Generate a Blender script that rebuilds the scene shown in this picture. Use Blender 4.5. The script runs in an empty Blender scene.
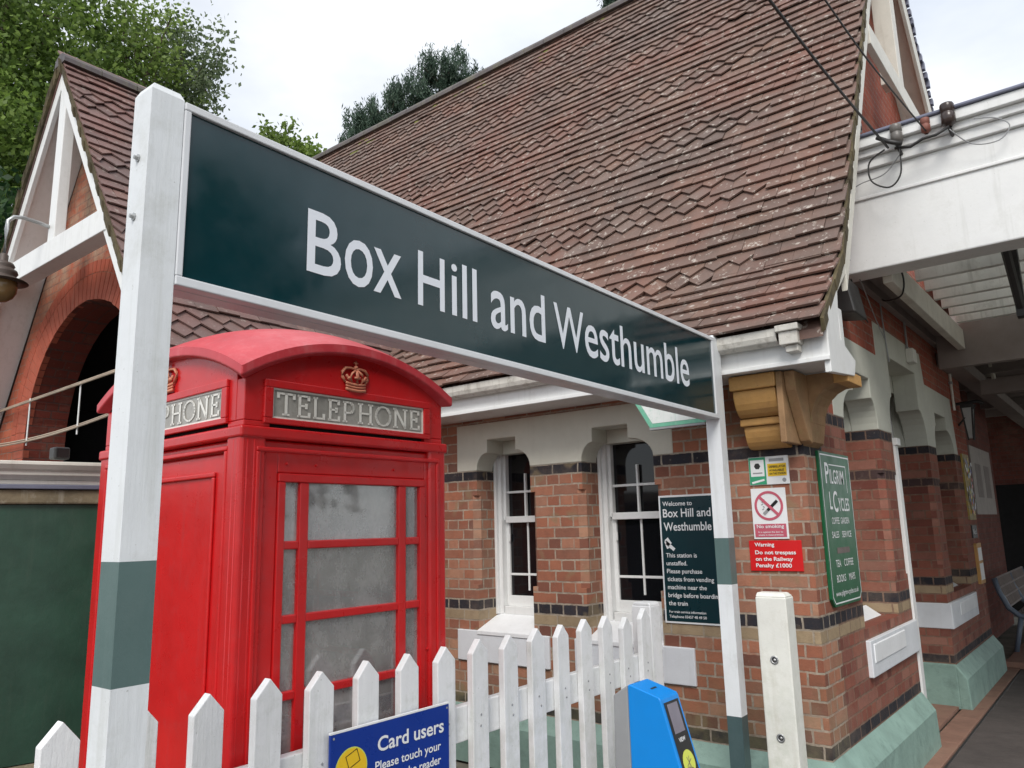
import bpy, math, random
import numpy as np
from mathutils import Vector, Matrix
R = math.radians
random.seed(7)
sc = bpy.context.scene
COL = sc.collection
G = -1.70            # ground level; the eye of the camera is the origin

# ------------------------------------------------------------------ materials
def new_mat(name):
    m = bpy.data.materials.new(name); m.use_nodes = True
    nt = m.node_tree; nt.nodes.clear()
    out = nt.nodes.new('ShaderNodeOutputMaterial'); b = nt.nodes.new('ShaderNodeBsdfPrincipled')
    nt.links.new(b.outputs[0], out.inputs[0])
    return m, nt, b
class N:
    def __init__(s, nt): s.nt = nt; s.pos = None
    def node(s, t, **kw):
        n = s.nt.nodes.new('ShaderNode' + t)
        for k, v in kw.items(): setattr(n, k, v)
        return n
    def link(s, a, b): s.nt.links.new(a, b)
    def setin(s, sock, v):
        if hasattr(v, 'is_output') or isinstance(v, bpy.types.NodeSocket): s.link(v, sock)
        else: sock.default_value = v
    def P(s):
        if s.pos is None: s.pos = s.node('NewGeometry')
        return s.pos.outputs['Position']
    def noise(s, scale, detail=4, rough=.6, vec=None, w=None):
        n = s.node('TexNoise'); n.inputs['Scale'].default_value = scale; n.inputs['Detail'].default_value = detail
        n.inputs['Roughness'].default_value = rough
        s.link(vec if vec is not None else s.P(), n.inputs['Vector']); return n.outputs['Fac']
    def math(s, op, a, b=0., c=0., clamp=False):
        n = s.node('Math', operation=op, use_clamp=clamp)
        s.setin(n.inputs[0], a); s.setin(n.inputs[1], b); s.setin(n.inputs[2], c); return n.outputs[0]
    def ramp(s, fac, stops, interp='LINEAR'):
        n = s.node('ValToRGB'); cr = n.color_ramp; cr.interpolation = interp
        while len(cr.elements) > 1: cr.elements.remove(cr.elements[-1])
        cr.elements[0].position = stops[0][0]; cr.elements[0].color = (*stops[0][1], 1)
        for p, c in stops[1:]:
            e = cr.elements.new(p); e.color = (*c, 1)
        s.link(fac, n.inputs[0]); return n.outputs[0]
    def mix(s, f, a, b, mode='MIX'):
        n = s.node('Mix', data_type='RGBA', blend_type=mode)
        def c(v): return (*v, 1) if isinstance(v, tuple) and len(v) == 3 else v
        s.setin(n.inputs[0], f); s.setin(n.inputs[6], c(a)); s.setin(n.inputs[7], c(b)); return n.outputs[2]
    def step(s, v, a, b):
        n = s.node('MapRange', clamp=True); s.setin(n.inputs[0], v); n.inputs[1].default_value = a; n.inputs[2].default_value = b
        return n.outputs[0]
    def bump(s, h, strength, dist, b):
        n = s.node('Bump'); n.inputs['Strength'].default_value = strength; n.inputs['Distance'].default_value = dist
        s.link(h, n.inputs['Height']); s.link(n.outputs[0], b.inputs['Normal']); return n
    def sep(s, v):
        n = s.node('SeparateXYZ'); s.link(v, n.inputs[0]); return n.outputs
MATS = {}
def paint(name, col, rough=.45, var=.12, dirt=None, dscale=3., damt=.35, bump=.25, bscale=60., spec=.5, metallic=0., coat=0., streak=1.):
    if name in MATS: return MATS[name]
    m, nt, b = new_mat(name); n = N(nt)
    f = n.noise(5., 5); c0 = tuple(min(1, x * (1 - var)) for x in col); c1 = tuple(min(1, x * (1 + var)) for x in col)
    c = n.ramp(f, [(.3, c0), (.7, c1)])
    if dirt:
        g = n.math('MULTIPLY', n.step(n.noise(dscale, 8, .75), .52, .78), damt)
        c = n.mix(g, c, dirt)
        # streaks that run down
        mp = n.node('Mapping'); n.link(n.P(), mp.inputs[0]); mp.inputs['Scale'].default_value = (22, 22, 1.6)
        st = n.math('MULTIPLY', n.step(n.noise(1., 4, .6, mp.outputs[0]), .55, .8), damt * .8 * streak)
        c = n.mix(st, c, dirt)
        sp = n.math('MULTIPLY', n.step(n.noise(90., 2, .5), .72, .78), damt)
        c = n.mix(sp, c, tuple(x * .6 for x in dirt))
    n.setin(b.inputs['Base Color'], c)
    b.inputs['Roughness'].default_value = rough; b.inputs['Metallic'].default_value = metallic
    b.inputs['Specular IOR Level'].default_value = spec; b.inputs['Coat Weight'].default_value = coat
    rr = n.math('ADD', n.math('MULTIPLY', n.noise(12, 4), .25), rough - .12); n.setin(b.inputs['Roughness'], rr)
    if bump: n.bump(n.noise(bscale, 5, .7), bump, .004, b)
    MATS[name] = m; return m

def brick(name, ramp_stops, bands=(), mortar=(.47, .40, .32), wide=.225, hgt=.077, origin=-1.305, stain=None, stain_amt=.5, mort=.0068, soot=0., odd=0.):
    m, nt, b = new_mat(name); n = N(nt)
    g = n.node('NewGeometry'); n.pos = g
    px, py, pz = n.sep(g.outputs['Position']); nx, ny, nz = n.sep(g.outputs['True Normal'])
    s = n.math('GREATER_THAN', n.math('ABSOLUTE', nx), n.math('ABSOLUTE', n.math('MULTIPLY', ny, .98)))
    u = n.math('ADD', n.math('MULTIPLY', py, s), n.math('MULTIPLY', px, n.math('SUBTRACT', 1., s)))
    v = n.math('SUBTRACT', pz, origin)
    wob = n.math('MULTIPLY', n.math('SUBTRACT', n.noise(16., 4), .5), .014)
    cb = n.node('CombineXYZ'); n.link(n.math('ADD', u, n.math('ADD', wob, 20.)), cb.inputs[0]); n.link(n.math('ADD', v, n.math('ADD', wob, 77. * hgt)), cb.inputs[1])
    t = n.node('TexBrick'); n.link(cb.outputs[0], t.inputs['Vector'])
    t.offset = .5; t.offset_frequency = 2; t.squash = .5; t.squash_frequency = 2
    t.inputs['Scale'].default_value = 1; t.inputs['Brick Width'].default_value = wide; t.inputs['Row Height'].default_value = hgt
    t.inputs['Mortar Size'].default_value = mort; t.inputs['Mortar Smooth'].default_value = .15; t.inputs['Bias'].default_value = 0
    t.inputs['Color1'].default_value = (0, 0, 0, 1); t.inputs['Color2'].default_value = (1, 1, 1, 1); t.inputs['Mortar'].default_value = (.5, .5, .5, 1)
    rnd = n.node('RGBToBW'); n.link(t.outputs['Color'], rnd.inputs[0])
    c = n.ramp(rnd.outputs[0], ramp_stops)
    for z0, z1, bc in bands:
        k = n.math('MULTIPLY', n.math('GREATER_THAN', pz, z0), n.math('LESS_THAN', pz, z1))
        bc2 = tuple(x * 1.5 for x in bc)
        c = n.mix(k, c, n.mix(rnd.outputs[0], bc, bc2))
    c = n.mix(n.math('MULTIPLY', n.step(n.noise(14., 6, .7), .45, .75), .35), c, (.10, .055, .04))
    if odd: c = n.mix(n.math('MULTIPLY', n.step(n.noise(5., 2, .5), .62, .68), odd), c, (.25, .19, .11))
    c = n.mix(n.math('MULTIPLY', n.step(n.noise(40., 5, .7), .62, .75), .3), c, (.5, .42, .34))
    if stain:
        for (z0, z1, sc_, amt) in stain:
            k = n.math('MULTIPLY', n.step(pz, z0, z1), n.step(n.noise(4., 5, .65), .38, .62))
            c = n.mix(n.math('MULTIPLY', k, amt), c, sc_)
    mcol = n.mix(n.step(n.noise(20., 5, .7), .3, .7), mortar, tuple(x * .5 for x in mortar))
    c = n.mix(n.math('MULTIPLY', t.outputs['Fac'], n.step(n.noise(6., 6, .75), .25, .55)), c, mcol)
    c = n.mix(n.math('MULTIPLY', n.step(n.noise(1.6, 6, .7), .5, .72), .30), c, (.34, .26, .20))
    if soot: c = n.mix(n.math('MULTIPLY', n.step(n.noise(1.3, 5, .6), .35, .7), soot), c, (.05, .025, .02))
    n.setin(b.inputs['Base Color'], c); b.inputs['Roughness'].default_value = .85; b.inputs['Specular IOR Level'].default_value = .3
    h = n.math('ADD', n.math('MULTIPLY', n.math('SUBTRACT', 1., t.outputs['Fac']), 1.), n.math('MULTIPLY', n.noise(70., 5, .7), .45))
    n.bump(h, .7, .008, b)
    MATS[name] = m; return m

RED = [(0, (.15, .065, .05)), (.18, (.28, .105, .065)), (.42, (.38, .15, .088)), (.6, (.41, .19, .12)), (.78, (.25, .105, .07)), (1, (.46, .25, .16))]
RED_SHADED = [(0, (.17, .055, .042)), (.3, (.25, .08, .055)), (.5, (.30, .11, .075)), (.8, (.22, .08, .06)), (1, (.33, .15, .11))]
BLK = (.022, .022, .028); CRM = (.27, .205, .13)
M_brick = brick('front_brick', RED, [(.389, .466, BLK), (-.612, -.535, BLK), (-.689, -.612, CRM), (-1.305, -1.228, BLK)],
                stain=[(-.75, -1.3, (.20, .19, .10), .55)], odd=.55)
M_brick_side = brick('side_brick_shaded', RED_SHADED, [(.62, .697, BLK), (-.612, -.535, BLK), (-.689, -.612, CRM), (-1.305, -1.228, BLK), (.31, .389, (.05, .03, .03))], mortar=(.27, .17, .125))  # darker, redder bricks and duller mortar paint in the weaker light under the canopy
M_brick_gable = brick('gable_brick', [(0, (.30, .07, .045)), (.5, (.38, .10, .06)), (1, (.30, .08, .05))], mortar=(.36, .24, .19), wide=.225)
M_brick_red = brick('porch_brick', [(0, (.34, .085, .045)), (.5, (.44, .12, .065)), (1, (.37, .10, .055))], mortar=(.36, .22, .17),
                    stain=[(1.7, 2.5, (.42, .36, .26), .75)], mort=.006)
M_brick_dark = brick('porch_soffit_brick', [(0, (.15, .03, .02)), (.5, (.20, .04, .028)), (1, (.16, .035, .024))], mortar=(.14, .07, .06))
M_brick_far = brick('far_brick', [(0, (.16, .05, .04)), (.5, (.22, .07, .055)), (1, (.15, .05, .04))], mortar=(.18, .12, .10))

def tile_mat(name, base, lich=.5):
    m, nt, b = new_mat(name); n = N(nt); g = n.node('NewGeometry'); n.pos = g
    r = g.outputs['Random Per Island']
    c = n.ramp(r, [(0, tuple(x * .72 for x in base)), (.2, tuple(x * .9 for x in base)), (.7, base), (.9, (base[0] * 1.15, base[1] * 1.08, base[2] * 1.0)), (1, (base[0] * 1.05, base[1] * 1.18, base[2] * 1.25))])
    c = n.mix(n.math('MULTIPLY', n.step(n.noise(1.2, 4, .6), .45, .68), .6), c, (base[0] * 1.22, base[1] * .80, base[2] * .72))
    c = n.mix(n.math('MULTIPLY', n.step(n.noise(.75, 5, .65), .48, .66), .55), c, (base[0] * .80, base[1] * .98, base[2] * 1.08))
    c = n.mix(n.math('MULTIPLY', n.step(n.noise(2.6, 6, .75), .52, .66), .5), c, (.085, .06, .05))
    c = n.mix(n.math('MULTIPLY', n.step(n.noise(9., 6, .75), .5, .72), .45), c, (.10, .075, .06))
    c = n.mix(n.math('MULTIPLY', n.step(n.noise(17., 5, .7), .585, .64), lich), c, (.46, .41, .36))
    c = n.mix(n.math('MULTIPLY', n.step(n.noise(6., 6, .75), .64, .70), lich * .6), c, (.30, .25, .17))
    n.setin(b.inputs['Base Color'], c); b.inputs['Roughness'].default_value = .62; b.inputs['Specular IOR Level'].default_value = .45
    n.bump(n.noise(55., 6, .75), .5, .006, b); MATS[name] = m; return m
M_tile = tile_mat('clay_tile', (.170, .108, .086), .85)
M_tile2 = tile_mat('porch_clay_tile', (.18, .115, .105), .35)

M_white = paint('white_paint', (.78, .79, .785), .4, .05, dirt=(.42, .42, .38), dscale=5, damt=.38, bump=.2, bscale=35)
M_post = paint('post_white_paint', (.72, .75, .77), .38, .05, dirt=(.36, .37, .31), dscale=6, damt=.42, bump=.15, bscale=45)
M_fence = paint('picket_white_paint', (.79, .80, .81), .5, .06, dirt=(.40, .43, .36), dscale=9, damt=.5, bump=.35, bscale=28)
def grain(m, k=.6):
    nt = m.node_tree; n = N(nt); b = [x for x in nt.nodes if x.type == 'BSDF_PRINCIPLED'][0]; old = b.inputs['Normal'].links[0].from_node
    mp = n.node('Mapping'); n.link(n.P(), mp.inputs[0]); mp.inputs['Scale'].default_value = (70, 70, 5)
    bp = n.node('Bump'); bp.inputs['Strength'].default_value = k; bp.inputs['Distance'].default_value = .003; n.link(n.noise(1., 5, .6, mp.outputs[0]), bp.inputs['Height'])
    n.link(old.outputs[0], bp.inputs['Normal']); n.link(bp.outputs[0], b.inputs['Normal'])
def algae(m, z0, z1, col=(.30, .36, .22), amt=.45):
    nt = m.node_tree; n = N(nt); b = [x for x in nt.nodes if x.type == 'BSDF_PRINCIPLED'][0]; l = b.inputs['Base Color'].links[0].from_socket
    k = n.math('MULTIPLY', n.step(n.sep(n.P())[2], z1, z0), n.step(n.noise(11., 6, .7), .42, .66)); n.setin(b.inputs['Base Color'], n.mix(n.math('MULTIPLY', k, amt), l, col))
grain(M_fence); grain(M_post, .35); algae(M_fence, -1.5, -.45)
M_cream = paint('cream_paint', (.66, .64, .57), .5, .07, dirt=(.35, .31, .24), damt=.4, bump=.2)
M_stone = paint('painted_stone', (.60, .585, .50), .6, .05, dirt=(.42, .39, .31), damt=.25, bump=.25)
M_stone_side = paint('painted_stone_grey', (.55, .56, .49), .6, .05, dirt=(.36, .35, .29), damt=.3, bump=.25)
M_sill = paint('sill_paint', (.70, .73, .77), .5, .05, dirt=(.45, .46, .46), damt=.3, bump=.25)
M_sill_lit = paint('sill_paint_lit', (.80, .82, .84), .5, .05, dirt=(.5, .5, .5), damt=.3)  # lighter copy of the sill paint: light on the sloping tops put into colour
M_conc = paint('white_concrete_paint', (.76, .765, .71), .5, .06, dirt=(.42, .40, .30), dscale=9, damt=.4, bump=.3)
algae(M_conc, -1.6, -.5)
M_band = paint('band_paint', (.095, .155, .15), .38, .06, dirt=(.2, .26, .25), damt=.2, bump=.15)
M_band2 = paint('band_dark_paint', (.055, .095, .10), .38, .06, dirt=(.2, .26, .25), damt=.2, bump=.15)
M_mint = paint('mint_plinth_paint', (.235, .36, .315), .62, .16, dirt=(.12, .19, .165), dscale=6, damt=.85, bump=1., bscale=22, streak=0.)
M_red = paint('kiosk_red', (.56, .009, .011), .30, .10, dirt=(.44, .045, .05), dscale=11, damt=.45, bump=.22, bscale=20, coat=.12)
M_redfaded_lit = paint('kiosk_roof_red', (.58, .05, .065), .38, .12, dirt=(.64, .20, .21), dscale=5, damt=.6, bump=.25, bscale=22)  # faded red, pinker so the colour also carries the dome's highlight
M_gold = paint('crown_paint', (.55, .20, .12), .5, .35, dirt=(.60, .40, .24), dscale=40, damt=.6)
M_dark = paint('dark_metal', (.025, .024, .024), .5, .2)
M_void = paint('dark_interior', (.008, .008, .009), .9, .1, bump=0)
M_grey = paint('grey_metal', (.30, .31, .32), .45, .08)
M_galv = paint('galvanised', (.42, .43, .43), .35, .1, metallic=.6)
M_greenwall = paint('green_shed_paint', (.022, .062, .040), .42, .25, dirt=(.05, .085, .06), dscale=2, damt=.6, bump=.5, bscale=12)
M_moss = paint('mossy_stone', (.20, .16, .10), .9, .35, dirt=(.48, .45, .38), dscale=8, damt=.7, bump=.8)
M_mosstrip = paint('verge_moss', (.085, .068, .035), .95, .6, dirt=(.05, .04, .03), dscale=14, damt=.8, bump=1., bscale=40)
M_corbel = paint('ochre_terracotta', (.52, .29, .095), .6, .15, dirt=(.28, .14, .06), dscale=11, damt=.6, bump=.5, streak=0.)
M_corbel2 = paint('weathered_terracotta', (.32, .19, .095), .8, .3, dirt=(.34, .27, .12), dscale=14, damt=.85, bump=1., bscale=30, streak=0.)
M_lead = paint('lead_flashing', (.16, .17, .23), .4, .12, metallic=.3)
M_asph = paint('asphalt', (.085, .072, .068), .85, .2, dirt=(.12, .10, .09), dscale=20, damt=.4, bump=.8, bscale=110)
M_kerb = paint('red_tile_strip', (.27, .15, .11), .8, .2, dirt=(.16, .13, .08), dscale=5, damt=.6, bump=.5)
M_soil = paint('gravel_ground', (.17, .16, .13), .95, .3, dirt=(.08, .10, .05), dscale=1.5, damt=.6, bump=1.)
M_ceil = paint('canopy_white', (.78, .79, .76), .6, .08, dirt=(.25, .25, .22), dscale=4, damt=.6)
M_ceil2 = paint('canopy_brown', (.27, .235, .22), .7, .12)
M_insul = paint('brown_ceramic', (.045, .030, .026), .22, .2, bump=0)
M_blue = paint('reader_blue', (.0, .24, .72), .35, .04, bump=.05)
M_bluesign = paint('sign_blue', (.004, .035, .27), .3, .05, bump=0)
M_yell = paint('sign_yellow', (.80, .52, .02), .4, .04, bump=0)
M_lime = paint('sticker_yellow', (.62, .68, .10), .4, .04, bump=0)
M_blk = paint('sign_black', (.012, .012, .012), .4, .1, bump=0)
M_signteal = paint('sign_teal', (.004, .030, .038), .3, .05, bump=0)
M_signwhite = paint('sign_white', (.80, .82, .83), .35, .03, bump=0)
M_rim = paint('sign_edge', (.69, .71, .735), .35, .04, dirt=(.4, .4, .4), damt=.2, bump=0)
M_sred = paint('sign_red', (.62, .010, .012), .4, .04, bump=0)
M_spink = paint('sign_pink', (.52, .10, .15), .5, .06, bump=0)
M_sgreen = paint('sign_green', (.006, .105, .040), .35, .08, bump=0)
M_lgreen = paint('sign_light_green', (.04, .33, .17), .4, .06, bump=0)
M_smudge = paint('smudged_lettering', (.16, .13, .12), .6, .3, bump=0)
M_bark = paint('bark', (.09, .07, .05), .95, .3, bump=.8)
M_slate = paint('station_sign_face', (.005, .031, .038), .12, .08, bump=0, spec=.6)
M_milk = paint('opal_glass', (.34, .33, .30), .3, .30, dirt=(.50, .49, .46), dscale=30, damt=.5, bump=.2)
M_milkletter = paint('opal_lettering', (.78, .77, .72), .4, .1, bump=0)
M_lampglass = paint('amber_glass', (.20, .13, .055), .15, .1, bump=0)
M_phone = paint('phone_backboard', (.50, .50, .48), .6, .1, dirt=(.25, .25, .23), damt=.4, bump=0)
M_screen = paint('reader_screen', (.17, .15, .19), .2, .1, bump=0)
M_poster = paint('pale_poster', (.42, .38, .35), .6, .12, dirt=(.2, .18, .17), dscale=8, damt=.4, bump=0)
M_benchblue = paint('bench_paint', (.15, .19, .25), .45, .1)
M_bin = paint('blue_plastic', (.01, .06, .42), .4, .1, bump=0)

def glass_dark():
    m, nt, b = new_mat('window_glass'); b.inputs['Base Color'].default_value = (.006, .006, .008, 1)
    b.inputs['Roughness'].default_value = .06; b.inputs['Specular IOR Level'].default_value = .5; MATS['window_glass'] = m; return m
M_glass = glass_dark()
def glass_grime():
    m = bpy.data.materials.new('grimy_glass'); m.use_nodes = True; nt = m.node_tree; nt.nodes.clear(); n = N(nt)
    out = n.node('OutputMaterial'); d = n.node('BsdfDiffuse'); t = n.node('BsdfTransparent'); g = n.node('BsdfGlossy')
    c = n.ramp(n.noise(2.5, 8, .7), [(.36, (.62, .60, .59)), (.6, (.76, .75, .73))]); n.link(c, d.inputs[0])
    t.inputs[0].default_value = (.85, .87, .86, 1); g.inputs['Roughness'].default_value = .04
    mp = n.node('Mapping'); n.link(n.P(), mp.inputs[0]); mp.inputs['Scale'].default_value = (4, 4, 2.6)
    f = n.math('ADD', n.math('MULTIPLY', n.step(n.noise(1., 10, .78, mp.outputs[0]), .36, .70), .30), .20, clamp=True)
    a = n.node('MixShader'); n.link(f, a.inputs[0]); n.link(t.outputs[0], a.inputs[1]); n.link(d.outputs[0], a.inputs[2])
    fr = n.node('Fresnel'); fr.inputs[0].default_value = 1.5
    fm = n.math('MULTIPLY', fr.outputs[0], 2.2, clamp=True)
    z = n.node('MixShader'); n.link(fm, z.inputs[0]); n.link(a.outputs[0], z.inputs[1]); n.link(g.outputs[0], z.inputs[2])
    n.link(z.outputs[0], out.inputs[0]); MATS['grimy_glass'] = m; return m
M_grime = glass_grime()
def transl():
    m = bpy.data.materials.new('obscured_glazing'); m.use_nodes = True; nt = m.node_tree; nt.nodes.clear(); n = N(nt)
    o = n.node('OutputMaterial'); t = n.node('BsdfTranslucent'); d = n.node('BsdfDiffuse'); c = n.ramp(n.noise(3., 5), [(.3, (.68, .70, .68)), (.7, (.85, .86, .84))])
    n.link(c, t.inputs[0]); n.link(c, d.inputs[0]); x = n.node('MixShader'); x.inputs[0].default_value = .3; n.link(t.outputs[0], x.inputs[1]); n.link(d.outputs[0], x.inputs[2]); n.link(x.outputs[0], o.inputs[0]); return m
M_transl = transl()
def leaf_mat(name, a, b_, c_):
    m, nt, b = new_mat(name); n = N(nt); g = n.node('NewGeometry'); n.pos = g
    c = n.ramp(g.outputs['Random Per Island'], [(0, tuple(x * .6 for x in a)), (.3, a), (.65, b_), (1, c_)])
    c = n.mix(n.math('MULTIPLY', n.step(n.noise(.9, 3, .6), .42, .62), .4), c, tuple(x * .6 for x in a))
    n.setin(b.inputs['Base Color'], c); b.inputs['Roughness'].default_value = .5; b.inputs['Specular IOR Level'].default_value = .3
    out = [x for x in nt.nodes if x.type == 'OUTPUT_MATERIAL'][0]
    tr = n.node('BsdfTranslucent'); n.link(c, tr.inputs[0]); mx = n.node('MixShader'); mx.inputs[0].default_value = .5
    n.link(b.outputs[0], mx.inputs[1]); n.link(tr.outputs[0], mx.inputs[2]); n.link(mx.outputs[0], out.inputs[0])
    return m
L_green = leaf_mat('leaf_green', (.09, .155, .03), (.17, .27, .05), (.30, .42, .11))
L_pale = leaf_mat('leaf_pale', (.13, .18, .09), (.21, .27, .15), (.30, .36, .22))
L_bright = leaf_mat('leaf_bright', (.15, .23, .05), (.25, .36, .08), (.36, .48, .16))
L_dark = leaf_mat('leaf_dark', (.02, .055, .02), (.04, .09, .025), (.06, .13, .035))
L_pine = leaf_mat('pine_needles', (.06, .105, .075), (.11, .17, .12), (.18, .25, .18))

# ------------------------------------------------------------------ mesh builder
class MB:
    def __init__(s): s.v = []; s.f = []; s.mi = []; s.mats = []
    def m(s, mat):
        if mat is None: return 0
        if mat not in s.mats: s.mats.append(mat)
        return s.mats.index(mat)
    def add(s, verts, faces, mat=None):
        k = len(s.v); s.v += [tuple(p) for p in verts]; i = s.m(mat)
        for f in faces: s.f.append([k + a for a in f]); s.mi.append(i)
        return s
    def box(s, x0, x1, y0, y1, z0, z1, mat=None):
        if x0 > x1: x0, x1 = x1, x0
        if y0 > y1: y0, y1 = y1, y0
        if z0 > z1: z0, z1 = z1, z0
        v = [(x0, y0, z0), (x1, y0, z0), (x1, y1, z0), (x0, y1, z0), (x0, y0, z1), (x1, y0, z1), (x1, y1, z1), (x0, y1, z1)]
        return s.add(v, [(0, 3, 2, 1), (4, 5, 6, 7), (0, 1, 5, 4), (1, 2, 6, 5), (2, 3, 7, 6), (3, 0, 4, 7)], mat)
    def hull(s, a, b, mat=None):
        """prism between two equal-length rings a and b"""
        n = len(a); f = [tuple(range(n))[::-1], tuple(range(n, 2 * n))]
        f += [(i, (i + 1) % n, n + (i + 1) % n, n + i) for i in range(n)]
        return s.add(list(a) + list(b), f, mat)
    def prism(s, poly, axis, a0, a1, mat=None):
        def P(p, a):
            return {'x': (a, p[0], p[1]), 'y': (p[0], a, p[1]), 'z': (p[0], p[1], a)}[axis]
        return s.hull([P(p, a0) for p in poly], [P(p, a1) for p in poly], mat)
    def tube(s, pts, r, n=8, mat=None, caps=True):
        pts = [Vector(p) for p in pts]; rs = r if isinstance(r, (list, tuple)) else [r] * len(pts)
        rings = []
        for i, p in enumerate(pts):
            d = (pts[min(i + 1, len(pts) - 1)] - pts[max(i - 1, 0)]).normalized()
            a = d.cross(Vector((0, 0, 1)));
            if a.length < 1e-3: a = d.cross(Vector((0, 1, 0)))
            a.normalize(); b = d.cross(a)
            rings.append([p + (a * math.cos(2 * math.pi * k / n) + b * math.sin(2 * math.pi * k / n)) * rs[i] for k in range(n)])
        v = [q for ring in rings for q in ring]; f = []
        for i in range(len(rings) - 1):
            for k in range(n):
                f.append((i * n + k, i * n + (k + 1) % n, (i + 1) * n + (k + 1) % n, (i + 1) * n + k))
        if caps: f.append(tuple(range(n))[::-1]); f.append(tuple((len(rings) - 1) * n + k for k in range(n)))
        return s.add(v, f, mat)
    def lathe(s, prof, c, n=20, mat=None, tilt=None):
        v = []; f = []; c = Vector(c)
        for r, z in prof:
            for k in range(n):
                p = Vector((r * math.cos(2 * math.pi * k / n), r * math.sin(2 * math.pi * k / n), z))
                if tilt is not None: p = tilt @ p
                v.append(c + p)
        for i in range(len(prof) - 1):
            for k in range(n): f.append((i * n + k, i * n + (k + 1) % n, (i + 1) * n + (k + 1) % n, (i + 1) * n + k))
        return s.add(v, f, mat)
    def build(s, name, parent=None, mat=None, bevel=0., smooth=False, off=None, seg=2):
        me = bpy.data.meshes.new(name)
        off = off if off is not None else (parent['_o'] if parent is not None and '_o' in parent else None)
        v = s.v if off is None else [(p[0] - off[0], p[1] - off[1], p[2] - off[2]) for p in s.v]
        me.from_pydata(v, [], s.f)
        mats = s.mats if s.mats else [mat]
        for m in mats: me.materials.append(m)
        if s.mats: me.polygons.foreach_set('material_index', s.mi)
        me.update(); o = bpy.data.objects.new(name, me); COL.objects.link(o)
        if parent is not None: o.parent = parent
        elif off is not None: o.location = off
        if bevel:
            b = o.modifiers.new('bevel', 'BEVEL'); b.width = bevel; b.segments = seg; b.limit_method = 'ANGLE'; b.angle_limit = R(40)
        if smooth:
            for p in me.polygons: p.use_smooth = True
        return o
def tag(o, label=None, cat=None, group=None, kind=None):
    if label: o['label'] = label
    if cat: o['category'] = cat
    if group: o['group'] = group
    if kind: o['kind'] = kind
    return o
def thing(name, label, cat, loc, rz=0., group=None, local=False):
    """Empty at the thing's base; with local=False the parts are given in world coordinates"""
    o = bpy.data.objects.new(name, None); COL.objects.link(o); o.location = loc; o.rotation_euler.z = rz
    o.empty_display_size = .1
    if not local: o['_o'] = loc
    return tag(o, label, cat, group)
def sub(child_mb, name, parent_mesh, root, mat=None, **k):
    """a sub-part: world (or local) coordinates like its part, parented to the part"""
    o = child_mb.build(name, None, mat, off=root['_o'] if '_o' in root else (0, 0, 0), **k)
    o.location = (0, 0, 0); o.parent = parent_mesh; return o
# lettering from the built-in font
_cap = {}
def glyphs(txt, bold=0., space=1.):
    c = bpy.data.curves.new('t', 'FONT'); c.body = txt; c.size = 1; c.offset = bold; c.space_character = space; c.resolution_u = 4
    o = bpy.data.objects.new('t', c); COL.objects.link(o)
    bpy.context.view_layer.update()
    me = bpy.data.meshes.new_from_object(o.evaluated_get(bpy.context.evaluated_depsgraph_get()))
    v = [tuple(p.co) for p in me.vertices]; f = [tuple(p.vertices) for p in me.polygons]
    bpy.data.objects.remove(o); bpy.data.curves.remove(c); bpy.data.meshes.remove(me)
    return v, f
def letter(mb, txt, org, U, V, cap, width=None, mat=None, bold=0., align='l', maxw=None):
    v, f = glyphs(txt, bold)
    if not v: return
    x0 = min(p[0] for p in v); x1 = max(p[0] for p in v)
    if 'c' not in _cap:
        q, _ = glyphs('H'); _cap['c'] = max(p[1] for p in q)
    sy = cap / _cap['c']; sx = sy if width is None else width / (x1 - x0)
    if maxw and sx * (x1 - x0) > maxw: sx = maxw / (x1 - x0)
    w = sx * (x1 - x0); sh = {'l': 0, 'c': -w / 2, 'r': -w}[align]
    o = Vector(org); U = Vector(U); V = Vector(V)
    mb.add([o + U * ((p[0] - x0) * sx + sh) + V * (p[1] * sy) for p in v], f, mat)
def disc(mb, c, U, V, r, mat, r2=0., n=32, a0=0, a1=2 * math.pi):
    c = Vector(c); U = Vector(U); V = Vector(V)
    P = lambda a, q: c + (U * math.cos(a) + V * math.sin(a)) * q
    if r2 == 0: mb.add([P(2 * math.pi * k / n, r) for k in range(n)], [tuple(range(n))], mat)
    else:
        v = [P(a0 + (a1 - a0) * k / n, q) for k in range(n + 1) for q in (r2, r)]
        mb.add(v, [(2 * k, 2 * k + 1, 2 * k + 3, 2 * k + 2) for k in range(n)], mat)
def quad(mb, c, U, V, w, h, mat, rot=0.):
    c = Vector(c); U = Vector(U); V = Vector(V); a = R(rot); u = U * math.cos(a) + V * math.sin(a); v = V * math.cos(a) - U * math.sin(a)
    mb.add([c - u * w / 2 - v * h / 2, c + u * w / 2 - v * h / 2, c + u * w / 2 + v * h / 2, c - u * w / 2 + v * h / 2], [(0, 1, 2, 3)], mat)

# ------------------------------------------------------------------ ground
g = MB(); g.box(-150, 150, -150, 250, G - .5, G - .02); tag(g.build('ground', mat=M_soil), kind='structure')
g = MB(); g.box(-1.31, 3.5, -12, 40, G - .02, G); g.box(-12, -1.31, -6, 4.4, G - .02, G); tag(g.build('platform_surface', mat=M_asph), kind='structure')
g = MB()
y = 4.3
while y < 13:
    g.box(-1.50, -1.315, y, y + .445, G - .02, G + .012, M_kerb); y += .45
g.box(-1.306, -1.29, 4.3, 13, G - .019, G + .004, M_dark)
tag(g.build('paved_kerb_strip', bevel=.004), kind='structure')

# ------------------------------------------------------------------ STATION BUILDING
X0, Y0 = -1.51, 4.63
SB = thing('station_building', 'Victorian red brick station with a steep patterned clay tile roof and an arched gabled porch', 'building', (-3.5, 4.63, G))
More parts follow.
